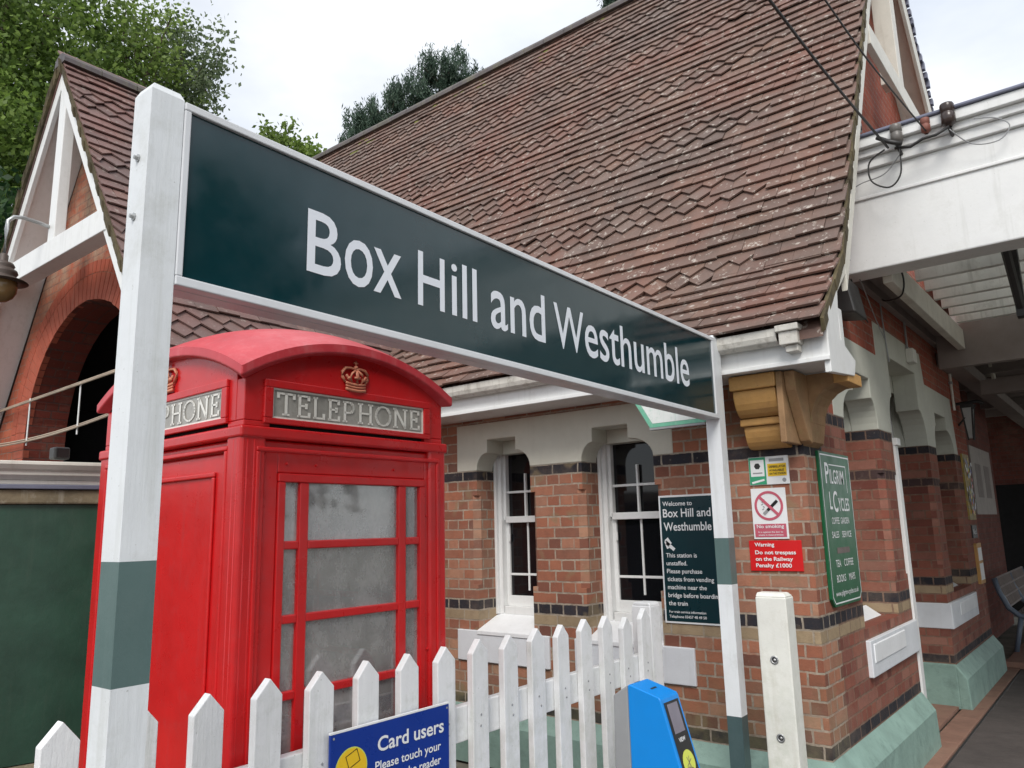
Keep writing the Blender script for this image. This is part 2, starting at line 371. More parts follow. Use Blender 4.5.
# --- window wall (faces the camera)
def pier(x0, x1, z0, z1, c0, c1, d=.34, c=.045):
    w = MB()
    P = [(x0 + (c if c0 else 0), Y0), (x1 - (c if c1 else 0), Y0)]
    if c1: P.append((x1, Y0 + c))
    P += [(x1, Y0 + d), (x0, Y0 + d)]
    if c0: P.append((x0, Y0 + c))
    w.prism(P[::-1], 'z', z0, z1); return w
OPW = [(-4.10, -3.56), (-3.09, -2.51)]
w = MB()
def addmb(a, b): a.add(b.v, b.f)
for x0, x1, c0, c1 in ((-6.2, -4.10, 0, 1), (-3.56, -3.09, 1, 1), (-2.51, X0, 1, 0)):
    addmb(w, pier(x0, x1, -.78, -.42, 0, 0)); addmb(w, pier(x0, x1, -.42, .27, c0, c1)); addmb(w, pier(x0, x1, .27, .466, 0, 0))
w.box(-6.2, X0, Y0, Y0 + .34, G, -.78)
w.box(-6.2, -4.31, Y0, Y0 + .34, .466, 1.1); w.box(-2.36, X0, Y0, Y0 + .34, .466, 1.1); w.box(-4.31, -2.36, Y0, Y0 + .34, .84, 1.1)
w.build('front_wall', SB, M_brick)
# --- painted stone heads
def arcpts(cx, cz, r, a0, a1, n=7): return [(cx + r * math.cos(R(a0 + (a1 - a0) * i / n)), cz + r * math.sin(R(a0 + (a1 - a0) * i / n))) for i in range(n + 1)]
def notch(a0, a1, z0, zs, zt, n0, n1):
    """shouldered opening, left to right along the bottom: opening a0..a1, neck n0..n1"""
    r0 = n0 - a0; r1 = a1 - n1; h = zs - z0
    L = [(a0 + r0 * (1 - math.cos(R(90 * i / 7))), z0 + h * math.sin(R(90 * i / 7))) for i in range(8)]
    Rr = [(a1 - r1 * (1 - math.cos(R(90 * i / 7))), z0 + h * math.sin(R(90 * i / 7))) for i in range(8)][::-1]
    return L + [(n0, zt), (n1, zt)] + Rr
st = MB()
poly = [(-4.31, .466)] + notch(-4.10, -3.56, .466, .60, .705, -3.985, -3.70) + notch(-3.09, -2.51, .466, .60, .67 + .03, -2.99, -2.70) + [(-2.36, .466), (-2.36, .84), (-4.31, .84)]
st.prism(poly, 'y', Y0 - .004, Y0 + .20)
st.build('stone_window_heads', SB, M_stone, bevel=.006)
# recessed lintel band behind the necks
for a, b in OPW: st = MB(); st.box(a - .02, b + .02, Y0 + .201, Y0 + .34, .60, .83); st.build('inner_lintel', SB, M_stone)
# sills
for i, (a, b) in enumerate(((-4.31, -3.42), (-3.20, -2.293))):
    s_ = MB(); s_.box(a, b, 4.612, Y0 + .02, -.99, -.762)
    so = s_.build('window_sill', SB, M_sill, bevel=.006)
    a2, b2 = OPW[i]
    s_ = MB(); s_.hull([(a2, 4.605, -.76), (b2, 4.605, -.76), (b2, 4.97, -.62), (a2, 4.97, -.62)], [(a2, 4.605, -.79), (b2, 4.605, -.79), (b2, 4.97, -.79), (a2, 4.97, -.79)])
    sub(s_, 'sloping_top', so, SB, M_sill_lit, bevel=.004)
# sash windows
def sash(a, b):
    yf = 4.865; w = MB()
    w.box(a, a + .055, yf, yf + .10, -.66, .70); w.box(b - .055, b, yf, yf + .10, -.66, .70); w.box(a + .07, b - .07, yf, yf + .10, .65, .70)
    w.box(a + .07, b - .07, yf, yf + .10, -.66, -.60)
    # outer lining
    w.box(a, a + .025, yf - .03, yf, -.66, .70); w.box(b - .025, b, yf - .03, yf, -.66, .70)
    fr = w.build('window_frame', SB, M_white, bevel=.004)
    zm = .07; xm = (a + b) / 2
    up = MB(); y1 = yf + .03
    up.box(a + .07, b - .07, y1, y1 + .045, zm - .02, zm + .03); up.box(a + .055, a + .08, y1, y1 + .045, zm, .66); up.box(b - .08, b - .055, y1, y1 + .045, zm, .66)
    up.box(a + .08, b - .08, y1 + .01, y1 + .035, .285, .303); up.box(xm - .008, xm + .008, y1 + .009, y1 + .036, zm + .03, .44)
    u = sub(up, 'upper_sash', fr, SB, M_white, bevel=.003)
    lo = MB(); y2 = yf + .055
    lo.box(a + .055, a + .088, y2, y2 + .04, -.60, zm - .02); lo.box(b - .088, b - .055, y2, y2 + .04, -.60, zm - .02); lo.box(a + .088, b - .088, y2, y2 + .04, -.60, -.52)
    lo.box(a + .088, b - .088, y2 + .01, y2 + .03, -.365, -.347); lo.box(xm - .008, xm + .008, y2 + .009, y2 + .031, -.48, zm - .02)
    lo.box(a + .085, a + .10, y2 - .01, y2 + .002, -.10, -.04)
    sub(lo, 'lower_sash', fr, SB, M_white, bevel=.003)
    gl = MB(); gl.box(a + .07, b - .07, y2 + .018, y2 + .024, -.60, .66)
    sub(gl, 'pane', fr, SB, M_glass)
for a, b in OPW: sash(a, b)
# --- side wall (faces the platform)
OPS = [(5.52, 6.43), (6.84, 8.25), (8.62, 9.60)]
def pier_s(y0, y1, z0, z1, c0, c1, d=.36, c=.045):
    w = MB(); P = [(X0, y0 + (c if c0 else 0)), (X0, y1 - (c if c1 else 0))]
    if c1: P.append((X0 - c, y1))
    P += [(X0 - d, y1), (X0 - d, y0)]
    if c0: P.append((X0 - c, y0))
    w.prism(P, 'z', z0, z1); return w
w = MB()
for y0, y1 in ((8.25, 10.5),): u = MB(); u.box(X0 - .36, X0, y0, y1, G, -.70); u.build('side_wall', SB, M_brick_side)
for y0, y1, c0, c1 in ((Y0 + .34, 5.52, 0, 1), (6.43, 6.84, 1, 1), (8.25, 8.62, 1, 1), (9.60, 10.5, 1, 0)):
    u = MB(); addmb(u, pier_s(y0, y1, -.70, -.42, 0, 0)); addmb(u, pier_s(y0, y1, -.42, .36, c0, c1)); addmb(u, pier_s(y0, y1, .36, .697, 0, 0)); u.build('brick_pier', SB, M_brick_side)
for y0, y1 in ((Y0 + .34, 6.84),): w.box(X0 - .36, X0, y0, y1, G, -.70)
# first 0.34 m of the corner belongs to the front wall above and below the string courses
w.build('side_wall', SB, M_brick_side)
u = MB()
rl = lambda y: -6.52 + 1.709 * y - .07
up_poly = [(Y0 + .34, .697), (5.30, .697), (5.30, 1.318), (6.61, 1.318), (6.61, 1.608), (8.33, 1.608), (8.40, 1.315), (9.70, 1.315), (9.80, .697), (10.5, .697), (10.5, 1.9),
           (11.3, 1.9), (7.5, 6.20), (4.93, 1.85), (4.93, 1.1), (Y0 + .34, 1.1)]
u.prism(up_poly, 'x', X0, X0 - .34)
u.build('gable_wall', SB, M_brick_gable)
u = MB(); u.box(X0 - .34, X0, Y0 + .001, Y0 + .339, 1.101, 1.38); u.build('corner_brickwork', SB, M_brick_gable)
st = MB()
poly = [(5.30, .697)] + notch(5.52, 6.43, .697, .93, 1.08, 5.83, 6.30) + notch(6.84, 8.25, .697, 1.02, 1.37, 6.98, 8.02) + notch(8.62, 9.60, .697, .93, 1.065, 8.74, 9.30) + \
       [(9.80, .697), (9.70, 1.315), (8.40, 1.315), (8.33, 1.608), (6.61, 1.608), (6.61, 1.318), (5.30, 1.318)]
st.prism(poly, 'x', X0 + .004, X0 - .20)
st.prism([(5.5, 1.0), (6.5, 1.0), (6.5, 1.3), (5.5, 1.3)], 'x', X0 - .201, X0 - .36); st.prism([(6.8, 1.2), (8.3, 1.2), (8.3, 1.6), (6.8, 1.6)], 'x', X0 - .201, X0 - .36)
st.prism([(8.6, 1.0), (9.62, 1.0), (9.62, 1.3), (8.6, 1.3)], 'x', X0 - .201, X0 - .36)
# reveals of the heads run back with the piers
for y0, y1 in ((6.43, 6.84), (8.25, 8.62)): st.box(X0 - .36, X0 - .2, y0, y1, .698, 1.2)
st.build('stone_arcade_heads', SB, M_stone_side, bevel=.006)
for a, b, c, d in ((5.50, 6.84, 5.56, 6.40), (8.25, 9.66, 8.66, 9.56)):
    s_ = MB(); s_.box(X0 - .02, X0 + .03, a, b, -1.0, -.77)
    if a > 7: s_.box(X0 - .36, X0 + .028, 8.243, 8.262, -.999, -.771)
    so = s_.build('arcade_sill', SB, M_sill, bevel=.006)
    s_ = MB(); s_.hull([(X0 + .036, c, -.80), (X0 + .036, d, -.80), (X0 - .22, d, -.63), (X0 - .22, c, -.63)], [(X0 + .036, c, -.915), (X0 + .036, d, -.915), (X0 - .22, d, -.915), (X0 - .22, c, -.915)])
    sub(s_, 'sloping_top', so, SB, M_sill_lit, bevel=.004)
# doorway: frame, dark door, threshold
w = MB(); w.box(-1.60, -1.495, 6.845, 6.945, -1.40, .60); w.box(-1.62, -1.475, 6.84, 6.96, .60, .66); w.box(-1.86, -1.80, 8.19, 8.248, G + .05, 1.3)
df = w.build('door_frame', SB, M_white, bevel=.004)
w = MB(); w.box(X0 - .40, X0 - .36, 6.95, 8.19, G + .05, .9); sub(w, 'door_leaf', df, SB, M_blk)
w = MB(); w.box(X0 - .5, X0 - .01, 6.84, 8.25, G, G + .03); sub(w, 'threshold', df, SB, M_kerb)
for a, b in ((5.52, 6.43), (8.62, 9.60)):
    w = MB(); w.box(X0 - .31, X0 - .25, a, a + .07, -.68, 1.0); w.box(X0 - .31, X0 - .25, b - .07, b, -.68, 1.0); w.box(X0 - .31, X0 - .25, a + .07, b - .07, .1, .15); w.box(X0 - .31, X0 - .25, a + .07, b - .07, -.68, -.6)
    o = w.build('arcade_window', SB, M_cream, bevel=.003)
    w = MB(); w.box(X0 - .29, X0 - .28, a + .07, b - .07, -.6, 1.0); sub(w, 'pane', o, SB, M_glass)
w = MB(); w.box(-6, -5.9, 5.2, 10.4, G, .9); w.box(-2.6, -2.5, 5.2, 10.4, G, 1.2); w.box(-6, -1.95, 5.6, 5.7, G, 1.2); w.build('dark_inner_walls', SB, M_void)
# plinths
def plinth_w(mb):
    mb.hull([(-6.2, Y0 - .002, G), (X0 + .085, Y0 - .002, G), (X0 + .085, Y0 - .002, -1.31 - .10), (X0 + .002, Y0 - .002, -1.307), (-6.2, Y0 - .002, -1.307)],
            [(-6.2, Y0 - .085, G), (X0 + .085, Y0 - .085, G), (X0 + .085, Y0 - .085, -1.41), (X0 + .085, Y0 - .085, -1.41), (-6.2, Y0 - .085, -1.41)])
p_ = MB()
p_.prism([(Y0 - .085, G), (Y0 - .085, -1.41), (Y0 - .003, -1.307), (Y0 - .003, G)], 'x', -6.2, X0 + .004)
p_.prism([(X0 + .003, G), (X0 + .003, -1.307), (X0 + .09, -1.43), (X0 + .10, G)], 'y', Y0 - .003, 6.835)
p_.hull([(X0 + .003, Y0 - .003, G), (X0 + .10, Y0 - .003, G), (X0 + .10, Y0 - .085, G), (X0 + .003, Y0 - .085, G)],
        [(X0 + .003, Y0 - .003, -1.307), (X0 + .0035, Y0 - .003, -1.307), (X0 + .0035, Y0 - .0035, -1.307), (X0 + .003, Y0 - .0035, -1.307)])
p_.hull([(X0 + .003, Y0 - .003, -1.425), (X0 + .092, Y0 - .003, -1.425), (X0 + .092, Y0 - .086, -1.425), (X0 + .003, Y0 - .086, -1.425)],
        [(X0 + .003, Y0 - .003, -1.307), (X0 + .0035, Y0 - .003, -1.307), (X0 + .0035, Y0 - .0035, -1.307), (X0 + .003, Y0 - .0035, -1.307)])
p_.box(X0 + .003, X0 + .097, Y0 - .086, Y0 - .003, G, -1.425)
p_.build('painted_plinth', SB, M_mint, bevel=.012, seg=3); p_ = MB()
p_.prism([(X0 + .003, G), (X0 + .003, -1.307), (X0 + .09, -1.43), (X0 + .10, G)], 'y', 8.232, 10.53)
p_.box(X0 - .36, X0 + .012, 8.231, 8.26, G + .001, -1.309)
p_.build('painted_plinth', SB, M_mint, bevel=.012, seg=3)

# --- roofs of individual clay tiles
def tiles(mb, org, A, S, Nn, ntile, courses, gauge, tw, lo, hi, is_point, mat, thick=.014, lift=.035, skip=None):
    """org: corner at the eaves; A along the eaves, S up the slope, Nn outward; lo/hi clip along A"""
    org = Vector(org); A = Vector(A).normalized(); S = Vector(S).normalized(); Nn = Vector(Nn).normalized()
    for c in range(courses):
        odd = (c % 2) * .5
        wob = random.uniform(-.004, .004)
        for k in range(-1, ntile + 1):
            a0 = (k + odd) * tw; a1 = a0 + tw - .0025
            a0 = max(a0, lo); a1 = min(a1, hi)
            if a1 - a0 < .03: continue
            if skip and skip((a0 + a1) / 2, c): continue
            pt = is_point(c, (a0 + a1) / 2)
            am = (a0 + a1) / 2; s0 = c * gauge + random.gauss(0, .004) + wob + .009 * math.sin(am * .9 + c * .17) + .005 * math.sin(am * 2.7 + c * .5 + 1); s1 = s0 + gauge * 1.7
            tl = lift + random.gauss(0, .0025) + max(0, random.gauss(-.012, .008)); rot = random.gauss(0, .010)
            if random.random() < .012: s0 -= .02; rot += .04
            if pt:
                h = .072
                ring = [(a0, s0 + h - .004), ((a0 + a1) / 2, s0 - .012), (a1, s0 + h - .004), (a1, s1), (a0, s1)]
            else: ring = [(a0, s0), (a1, s0), (a1, s1), (a0, s1)]
            ac = (a0 + a1) / 2; sc_ = s0
            top = []
            for (a, s) in ring:
                da, ds = a - ac, s - sc_
                a2 = ac + da - ds * rot; s2 = sc_ + ds + da * rot
                hgt = tl * (1 - (s2 - s0) / (s1 - s0)) + .004
                top.append(org + A * a2 + S * s2 + Nn * hgt)
            bot = [p - Nn * thick for p in top]
            mb.hull(bot, top, mat)
XL, XV = -15.0, -1.21
Lx = XV - XL
band = lambda period, w, margin, L, ph=7: (lambda c, a: ((c - ph) % period) < w and a < L - margin + .25 * math.sin(c * 2.1))
rf = MB()
# lower sprocketed part
s1 = math.hypot(4.75 - 4.19, 1.598 - 1.075); S1 = (0, 4.75 - 4.19, 1.598 - 1.075)
nrm = lambda S, A: Vector(A).cross(Vector(S)).normalized()
nC1 = 6; g1 = s1 / nC1
pt = band(8, 3, .8, Lx, 5)
tiles(rf, (XL, 4.19, 1.075), (1, 0, 0), S1, nrm(S1, (1, 0, 0)), int(Lx / .18) + 1, nC1 + 1, g1 * .999, .18, 0, Lx, lambda c, a: pt(c, a), M_tile)
S2 = (0, 7.5 - 4.75, 6.298 - 1.598); s2 = math.hypot(S2[1], S2[2]); nC2 = 46; g2 = s2 / nC2
tiles(rf, (XL, 4.75, 1.598), (1, 0, 0), S2, nrm(S2, (1, 0, 0)), int(Lx / .18) + 1, nC2, g2, .18, 0, Lx, lambda c, a: pt(c + nC1, a), M_tile)
# roof body: boarding below the tiles and the far slope
rf.prism([(4.22, 1.04), (4.75, 1.583), (7.5, 6.283), (11.5, 1.85), (11.5, 1.78), (7.5, 6.18), (4.80, 1.53), (4.22, .99)], 'x', XL, XV - .005, M_tile)
roof = rf.build('main_roof', SB)
rd = MB()
xx = XL
while xx < XV:
    pr = [(7.5 + .13 * math.sin(R(a)), 6.25 + .115 * math.cos(R(a))) for a in range(-100, 101, 25)]
    rd.hull([(xx, p[0], p[1]) for p in pr], [(min(xx + .32, XV), p[0], p[1] + random.uniform(-.003, .003)) for p in pr]); xx += .325
sub(rd, 'ridge_tiles', roof, SB, paint('ridge_tile', (.10, .085, .085), .55, .3, dirt=(.2, .2, .08), dscale=3, damt=.6))
mo = MB()
for i in range(46):
    x = random.uniform(XL, XV - 2); d = random.uniform(.1, .5); yy = 7.5 - d * .505; zz = 6.29 - d * .863 + .02
    mo.lathe([(.0, .022), (random.uniform(.03, .07), .014), (random.uniform(.05, .10), 0)], (x, yy, zz), 7, tilt=Matrix.Rotation(R(60), 3, 'X'))
sub(mo, 'moss_clumps', roof, SB, paint('moss', (.14, .15, .03), .95, .4, bump=1.))
# verge: mortar and moss strip, bargeboard, soffit, truss
vg = MB()
pth = [(4.20, 1.07), (4.75, 1.592), (7.5, 6.292)]
for (a, b), (c, d) in zip(pth[:-1], pth[1:]):
    n_ = int(math.hypot(c - a, d - b) / .1)
    for i in range(n_):
        t0, t1 = i / n_, (i + 1) / n_; j = random.uniform(-.006, .006)
        y0_, z0_, y1_, z1_ = a + (c - a) * t0, b + (d - b) * t0, a + (c - a) * t1, b + (d - b) * t1
        vg.hull([(XV - .01 + j, y0_, z0_ + .02), (XV + .008 + j, y0_, z0_ + .012), (XV + .008 + j, y0_ + .02, z0_ - .05), (XV - .01, y0_ + .02, z0_ - .06)],
                [(XV - .01 + j, y1_, z1_ + .02), (XV + .008 + j, y1_, z1_ + .012), (XV + .008 + j, y1_ + .02, z1_ - .05), (XV - .01, y1_ + .02, z1_ - .06)])
sub(vg, 'mossy_verge', roof, SB, M_mosstrip)
def slopeboard(mb, p, q, w, xa, xb):
    """board under the roof line p->q in the (y,z) plane"""
    mb.prism([p, q, (q[0], q[1] - w), (p[0], p[1] - w)], 'x', xa, xb)
bb = MB(); slopeboard(bb, (4.55, 1.36), (4.80, 1.55), .06, XV - .035, XV - .001); slopeboard(bb, (4.80, 1.54), (7.5, 6.18), .16, XV - .035, XV); bb.build('bargeboard', SB, M_cream, bevel=.004)
bb = MB(); slopeboard(bb, (7.5, 6.18), (11.35, 1.87), .30, XV - .035, XV); slopeboard(bb, (7.5, 6.165), (11.35, 1.855), .09, X0, XV - .036)
bb.build('bargeboard', SB, M_cream, bevel=.004)
tv = MB(); n_ = 60
for i in range(n_):
    y0_ = 7.5 + 4.05 * i / n_; z0_ = 6.30 - 4.45 * i / n_
    tv.box(XV - .04, XV + random.uniform(.005, .03), y0_, y0_ + .064, z0_ - .07, z0_ + random.uniform(-.01, .02))
sub(tv, 'far_verge_tiles', roof, SB, M_lead)
bb = MB(); bb.box(XV - .05, XV + .005, 6.30, 9.15, 3.84, 4.03); bb.build('collar_beam', SB, M_cream, bevel=.005)
bb = MB(); bb.box(XV - .16, XV + .002, 7.38, 7.56, 4.031, 5.9); bb.build('king_post', SB, M_cream, bevel=.005)
# fascia, gutter and boxed corner
fa = MB(); fa.box(-6.2, XV, 4.28, 4.31, .868, 1.03); fa.box(-6.2, XV - .001, 4.311, Y0 - .001, .872, .89)
fa.box(-6.2, XV + .006, 4.262, 4.279, .866, .892)
fo = fa.build('fascia_board', SB, M_white, bevel=.004)
gu = MB()
prg = [(4.19, 1.075), (4.19, 1.03), (4.20, 1.0), (4.23, .985), (4.262, .985), (4.279, 1.0), (4.279, 1.06), (4.268, 1.06), (4.268, 1.005), (4.235, .995), (4.205, 1.01), (4.20, 1.075)]
gu.prism(prg, 'x', -6.2, -1.46); gu.box(-1.459, -1.33, 4.17, 4.279, 1.045, 1.082); gu.box(-1.445, -1.34, 4.185, 4.278, .97, 1.044); gu.box(-1.42, -1.35, 4.21, 4.277, .93, .969)
sub(gu, 'gutter', fo, SB, paint('gutter_paint', (.60, .58, .53), .55, .16, dirt=(.20, .17, .13), dscale=11, damt=.9, bump=.6), bevel=.008)
cr = MB(); cr.prism([(4.282, .80), (4.74, .84), (4.79, .94), (4.50, 1.03), (4.56, 1.35), (4.60, 1.44), (4.42, 1.26), (4.282, 1.10)], 'x', XV - .03, XV + .004)
cr.box(X0 + .002, XV - .031, 4.66, 4.73, .84, 1.25)
cr.build('boxed_eaves_return', SB, M_white, bevel=.004)
# corner corbels
cb = MB()
def quarter(mb, xa, xb, ytop, ybot, zt, zb, yback, mat=None, n=6, bulge=True):
    P = [(yback, zt), (ytop, zt)]
    for i in range(1, n + 1):
        t = R(90 * i / n)
        P.append((ytop + (ybot - ytop) * (1 - math.cos(t)), zt + (zb - zt) * math.sin(t)) if bulge else (ytop + (ybot - ytop) * math.sin(t), zt + (zb - zt) * (1 - math.cos(t))))
    P.append((yback, zb)); mb.prism(P, 'x', xa, xb, mat)
yb_ = Y0 - .002
cb.box(-1.83, -1.55, 4.36, yb_, .78, .866); quarter(cb, -1.82, -1.56, 4.385, 4.50, .779, .62, yb_); cb.box(-1.825, -1.555, 4.475, yb_, .575, .619); quarter(cb, -1.81, -1.57, 4.495, 4.58, .574, .44, yb_)
cb.build('corbel', SB, M_corbel, bevel=.008)
cb = MB(); cb.box(-1.549, -1.512, 4.37, yb_, .45, .864); cb.prism([(4.40, .864), (4.63, .864), (4.63, .45), (4.58, .47), (4.5, .6), (4.42, .75)], 'x', -1.511, -1.45)
cb.build('corbel_cheek', SB, M_corbel2, bevel=.006)
cb = MB()
P = [(X0 + .002, .866), (XV - .02, .866), (XV - .02, .80)] + [(XV - .05 - .19 * math.sin(R(15 * i)), .80 - .22 * (1 - math.cos(R(15 * i)))) for i in range(1, 7)] + [(-1.452, .58), (-1.47, .47), (X0 + .002, .445)]
cb.prism(P, 'y', 4.632, 4.90)
co2 = cb.build('corbel', SB, M_corbel2, bevel=.006)
for q in ((XV - .09, XV - .005, 4.625, 4.905, .795, .862), (X0 + .003, -1.462, 4.624, 4.631, .455, .55)): cb = MB(); cb.box(*q); sub(cb, 'ochre_block', co2, SB, M_corbel, bevel=.004)

# --- porch (gable faces the camera)
PX, PZ, PYb, PYw = -7.03, 4.25, 2.40, 2.75
mR, mL = 1.482, 1.60
xr = PX + (PZ - .98) / mR; xl = PX - (PZ - .98) / mL
pf = MB()
Sr = Vector((PX - xr, 0, PZ - .98)); Ly = 4.4; nrow = int(Sr.length / .115)
ptp = lambda c, a: ((c - 4) % 8) < 3
tiles(pf, (xr, PYb - .03, .98), (0, 1, 0), Sr, Vector((0, 1, 0)).cross(Sr), int(Ly / .18) + 1, nrow + 1, Sr.length / (nrow + .2), .18, 0, Ly, ptp, M_tile2)
pf.prism([(xr, .95), (PX, PZ - .02), (xl, .95), (xl - .01, .88), (PX, PZ - .10), (xr + .01, .88)], 'y', PYb - .02, 6.4, M_tile2)
po = pf.build('porch_roof', SB)
rd = MB(); yy = PYb - .04
while yy < 6.3:
    pr = [(PX + .11 * math.sin(R(a)), PZ - .03 + .09 * math.cos(R(a))) for a in range(-100, 101, 25)]
    rd.hull([(p[0], yy, p[1]) for p in pr], [(p[0], yy + .32, p[1] + random.uniform(-.004, .004)) for p in pr]); yy += .325
sub(rd, 'ridge_tiles', po, SB, MATS['ridge_tile'])
vg = MB()
for sx, mm in ((1, mR), (-1, mL)):
    n_ = 40; xe = xr if sx > 0 else xl
    for i in range(n_):
        x0_ = PX + (xe - PX) * i / n_; x1_ = PX + (xe - PX) * (i + 1) / n_; z0_ = PZ - abs(x0_ - PX) * mm; z1_ = PZ - abs(x1_ - PX) * mm; j = random.uniform(-.012, .012)
        vg.hull([(x0_, PYb - .05 + j, z0_ + .015), (x0_, PYb, z0_ + .015), (x0_, PYb, z0_ - .075), (x0_, PYb - .04 + j, z0_ - .075)],
                [(x1_, PYb - .05 + j, z1_ + .015), (x1_, PYb, z1_ + .015), (x1_, PYb, z1_ - .075), (x1_, PYb - .04 + j, z1_ - .075)])
sub(vg, 'mossy_verge', po, SB, M_mosstrip)
for sx, mm, xe in ((1, mR, xr), (-1, mL, xl)):
    b_ = MB(); dz = .10; ze = PZ - abs(xe - PX) * mm
    b_.prism([(PX, PZ - dz), (xe, ze - dz), (xe, ze - dz - .16), (PX, PZ - dz - .18)], 'y', PYb - .01, PYb + .03)
    b_.prism([(PX, PZ - dz - .005), (xe, ze - dz - .005), (xe, ze - dz - .05), (PX, PZ - dz - .055)], 'y', PYb + .031, PYw - .001)
    b_.build('porch_bargeboard', SB, M_white, bevel=.004)
b_ = MB(); zc = 2.42; hw = (PZ - zc) / 1.54
b_.box(PX - hw + .05, PX + hw - .02, PYb - .02, PYb + .13, zc - .10, zc + .10); b_.build('porch_collar_beam', SB, M_white, bevel=.006)
b_ = MB(); b_.box(PX - .02, PX + .12, PYb, PYb + .09, zc + .101, PZ - .25); b_.build('porch_king_post', SB, M_white, bevel=.006)
# arched wall
AC, AR = .93, 1.15
w = MB(); pw = PYw
arch = [(PX + AR * math.cos(R(a)), AC + AR * math.sin(R(a))) for a in range(0, 181, 9)]
left_out = PX - 2.0; right_out = PX + 2.05
P = [(right_out, G), (right_out, .80), (PX, PZ - .14), (left_out, .80), (left_out, G), (PX - AR, G)] + arch[::-1] + [(PX + AR, G)]
# brick face, front
w.add([(p[0], pw, p[1]) for p in P], [tuple(range(len(P)))], M_brick_red)
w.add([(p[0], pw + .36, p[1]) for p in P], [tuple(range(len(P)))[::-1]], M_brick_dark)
pw_ = w.build('porch_wall', SB)
s_ = MB(); full = [(PX + AR, G)] + arch + [(PX - AR, G)]
v = [(p[0], yy, p[1]) for p in full for yy in (pw, pw + .36)]
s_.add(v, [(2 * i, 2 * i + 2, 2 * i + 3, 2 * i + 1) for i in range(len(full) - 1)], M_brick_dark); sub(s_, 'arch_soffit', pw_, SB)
# voussoirs: two rings of brick on edge standing 3 mm proud
vo = MB(); M_v1 = paint('rubbed_brick', (.39, .09, .05), .8, .15, dirt=(.35, .2, .14), damt=.4, bump=.5)
for r0, r1, nn in ((AR + .002, AR + .228, 46), (AR + .236, AR + .345, 54)):
    for i in range(nn):
        a0, a1 = math.pi * i / nn + .004, math.pi * (i + 1) / nn - .004; pr = random.uniform(0, .010)
        q = [(PX + r * math.cos(a), AC + r * math.sin(a)) for r, a in ((r0 - pr * (r0 < AR + .01), a0), (r1, a0), (r1, a1), (r0 - pr * (r0 < AR + .01), a1))]
        vo.prism(q, 'y', pw - .004, pw + .05, M_v1)
for sx in (-1, 1):
    k = 0; zz = AC - .01
    while zz > .1:
        wd = .225 if k % 2 else .34; a = PX + sx * (AR - .002 + (.0 if k % 2 else .006)); vo.box(a, a + sx * wd, pw - .004, pw + .05, zz - .068, zz, M_v1); zz -= .077; k += 1
sub(vo, 'arch_bricks', pw_, SB)
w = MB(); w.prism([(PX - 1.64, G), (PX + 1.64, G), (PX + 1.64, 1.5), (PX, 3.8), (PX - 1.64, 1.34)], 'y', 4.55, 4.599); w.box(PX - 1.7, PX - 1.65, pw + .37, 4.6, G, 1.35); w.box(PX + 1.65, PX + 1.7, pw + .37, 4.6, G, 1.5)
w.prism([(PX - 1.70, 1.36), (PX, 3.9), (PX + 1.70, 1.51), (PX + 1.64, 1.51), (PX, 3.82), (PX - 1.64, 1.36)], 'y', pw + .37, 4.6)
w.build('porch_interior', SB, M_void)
w = MB(); w.box(PX + 1.97, PX + 2.05, pw + .001, Y0, G, .85); w.box(-15, PX + 1.0, 4.62, 4.9, G, 1.1); w.build('porch_side_wall', SB, M_brick_red)

# rail rods across the arch
T = thing('twin_rod_rail', 'pair of thin pale rods with short upright spacers strung across the brick arch', 'rail', (-7.2, 2.66, 1.0))
for zz, sag in ((1.245, .0), (.93, .05)):
    m_ = MB()
    for dy, dz in ((0, 0), (.03, .028)):
        m_.tube([(-9.1 + 3.0 * t, 2.66 + dy, zz + dz + (.05 * (t) if zz > 1 else .03 * t) - sag * 4 * t * (1 - t)) for t in [i / 12 for i in range(13)]], .0085, 6)
    m_.build('rod', T, paint('tan_rod', (.42, .34, .26), .5, .2))
for x in (-7.9, -6.81):
    m_ = MB(); m_.tube([(x, 2.675, .86), (x, 2.675, 1.30)], .007, 6); m_.build('spacer', T, M_white)

# ------------------------------------------------------------------ hanging lamp on porch
LS = .76
T = thing('bracket_lamp', 'old brown bracket lamp with a rounded amber glass bowl hanging from the porch gable', 'lamp', (-7.03, 2.09, 2.2))
m_ = MB(); m_.tube([(-7.03, 2.45, 2.66), (-7.03, 2.33, 2.68), (-7.03, 2.20, 2.69), (-7.03, 2.13, 2.675), (-7.03, 2.09, 2.63), (-7.03, 2.085, 2.55), (-7.03, 2.085, 2.33)], .017, 8); m_.build('arm', T, M_galv, smooth=True)
m_ = MB(); m_.lathe([(.03, .22), (.045, .20), (.045, .14), (.05, .13), (.10, .11), (.115, .08), (.10, .06), (.11, .05), (.14, .03), (.15, 0), (.13, -.03), (.14, -.05), (.24, -.09), (.255, -.10), (.15, -.10)], (-7.03, 2.085, 2.24), 28)
m_.v = [(-7.03 + (p[0] + 7.03) * LS, 2.085 + (p[1] - 2.085) * LS, 2.17 + (p[2] - 2.24) * LS) for p in m_.v]
m_.build('cap', T, paint('lamp_brown', (.075, .055, .045), .5, .3), smooth=True)
m_ = MB(); m_.lathe([(.145, -.09), (.155, -.15), (.15, -.21), (.12, -.27), (.07, -.31), (0, -.33)], (-7.03, 2.085, 2.24), 28); m_.v = [(-7.03 + (p[0] + 7.03) * LS, 2.085 + (p[1] - 2.085) * LS, 2.17 + (p[2] - 2.24) * LS) for p in m_.v]; m_.build('glass_bowl', T, M_lampglass, smooth=True)

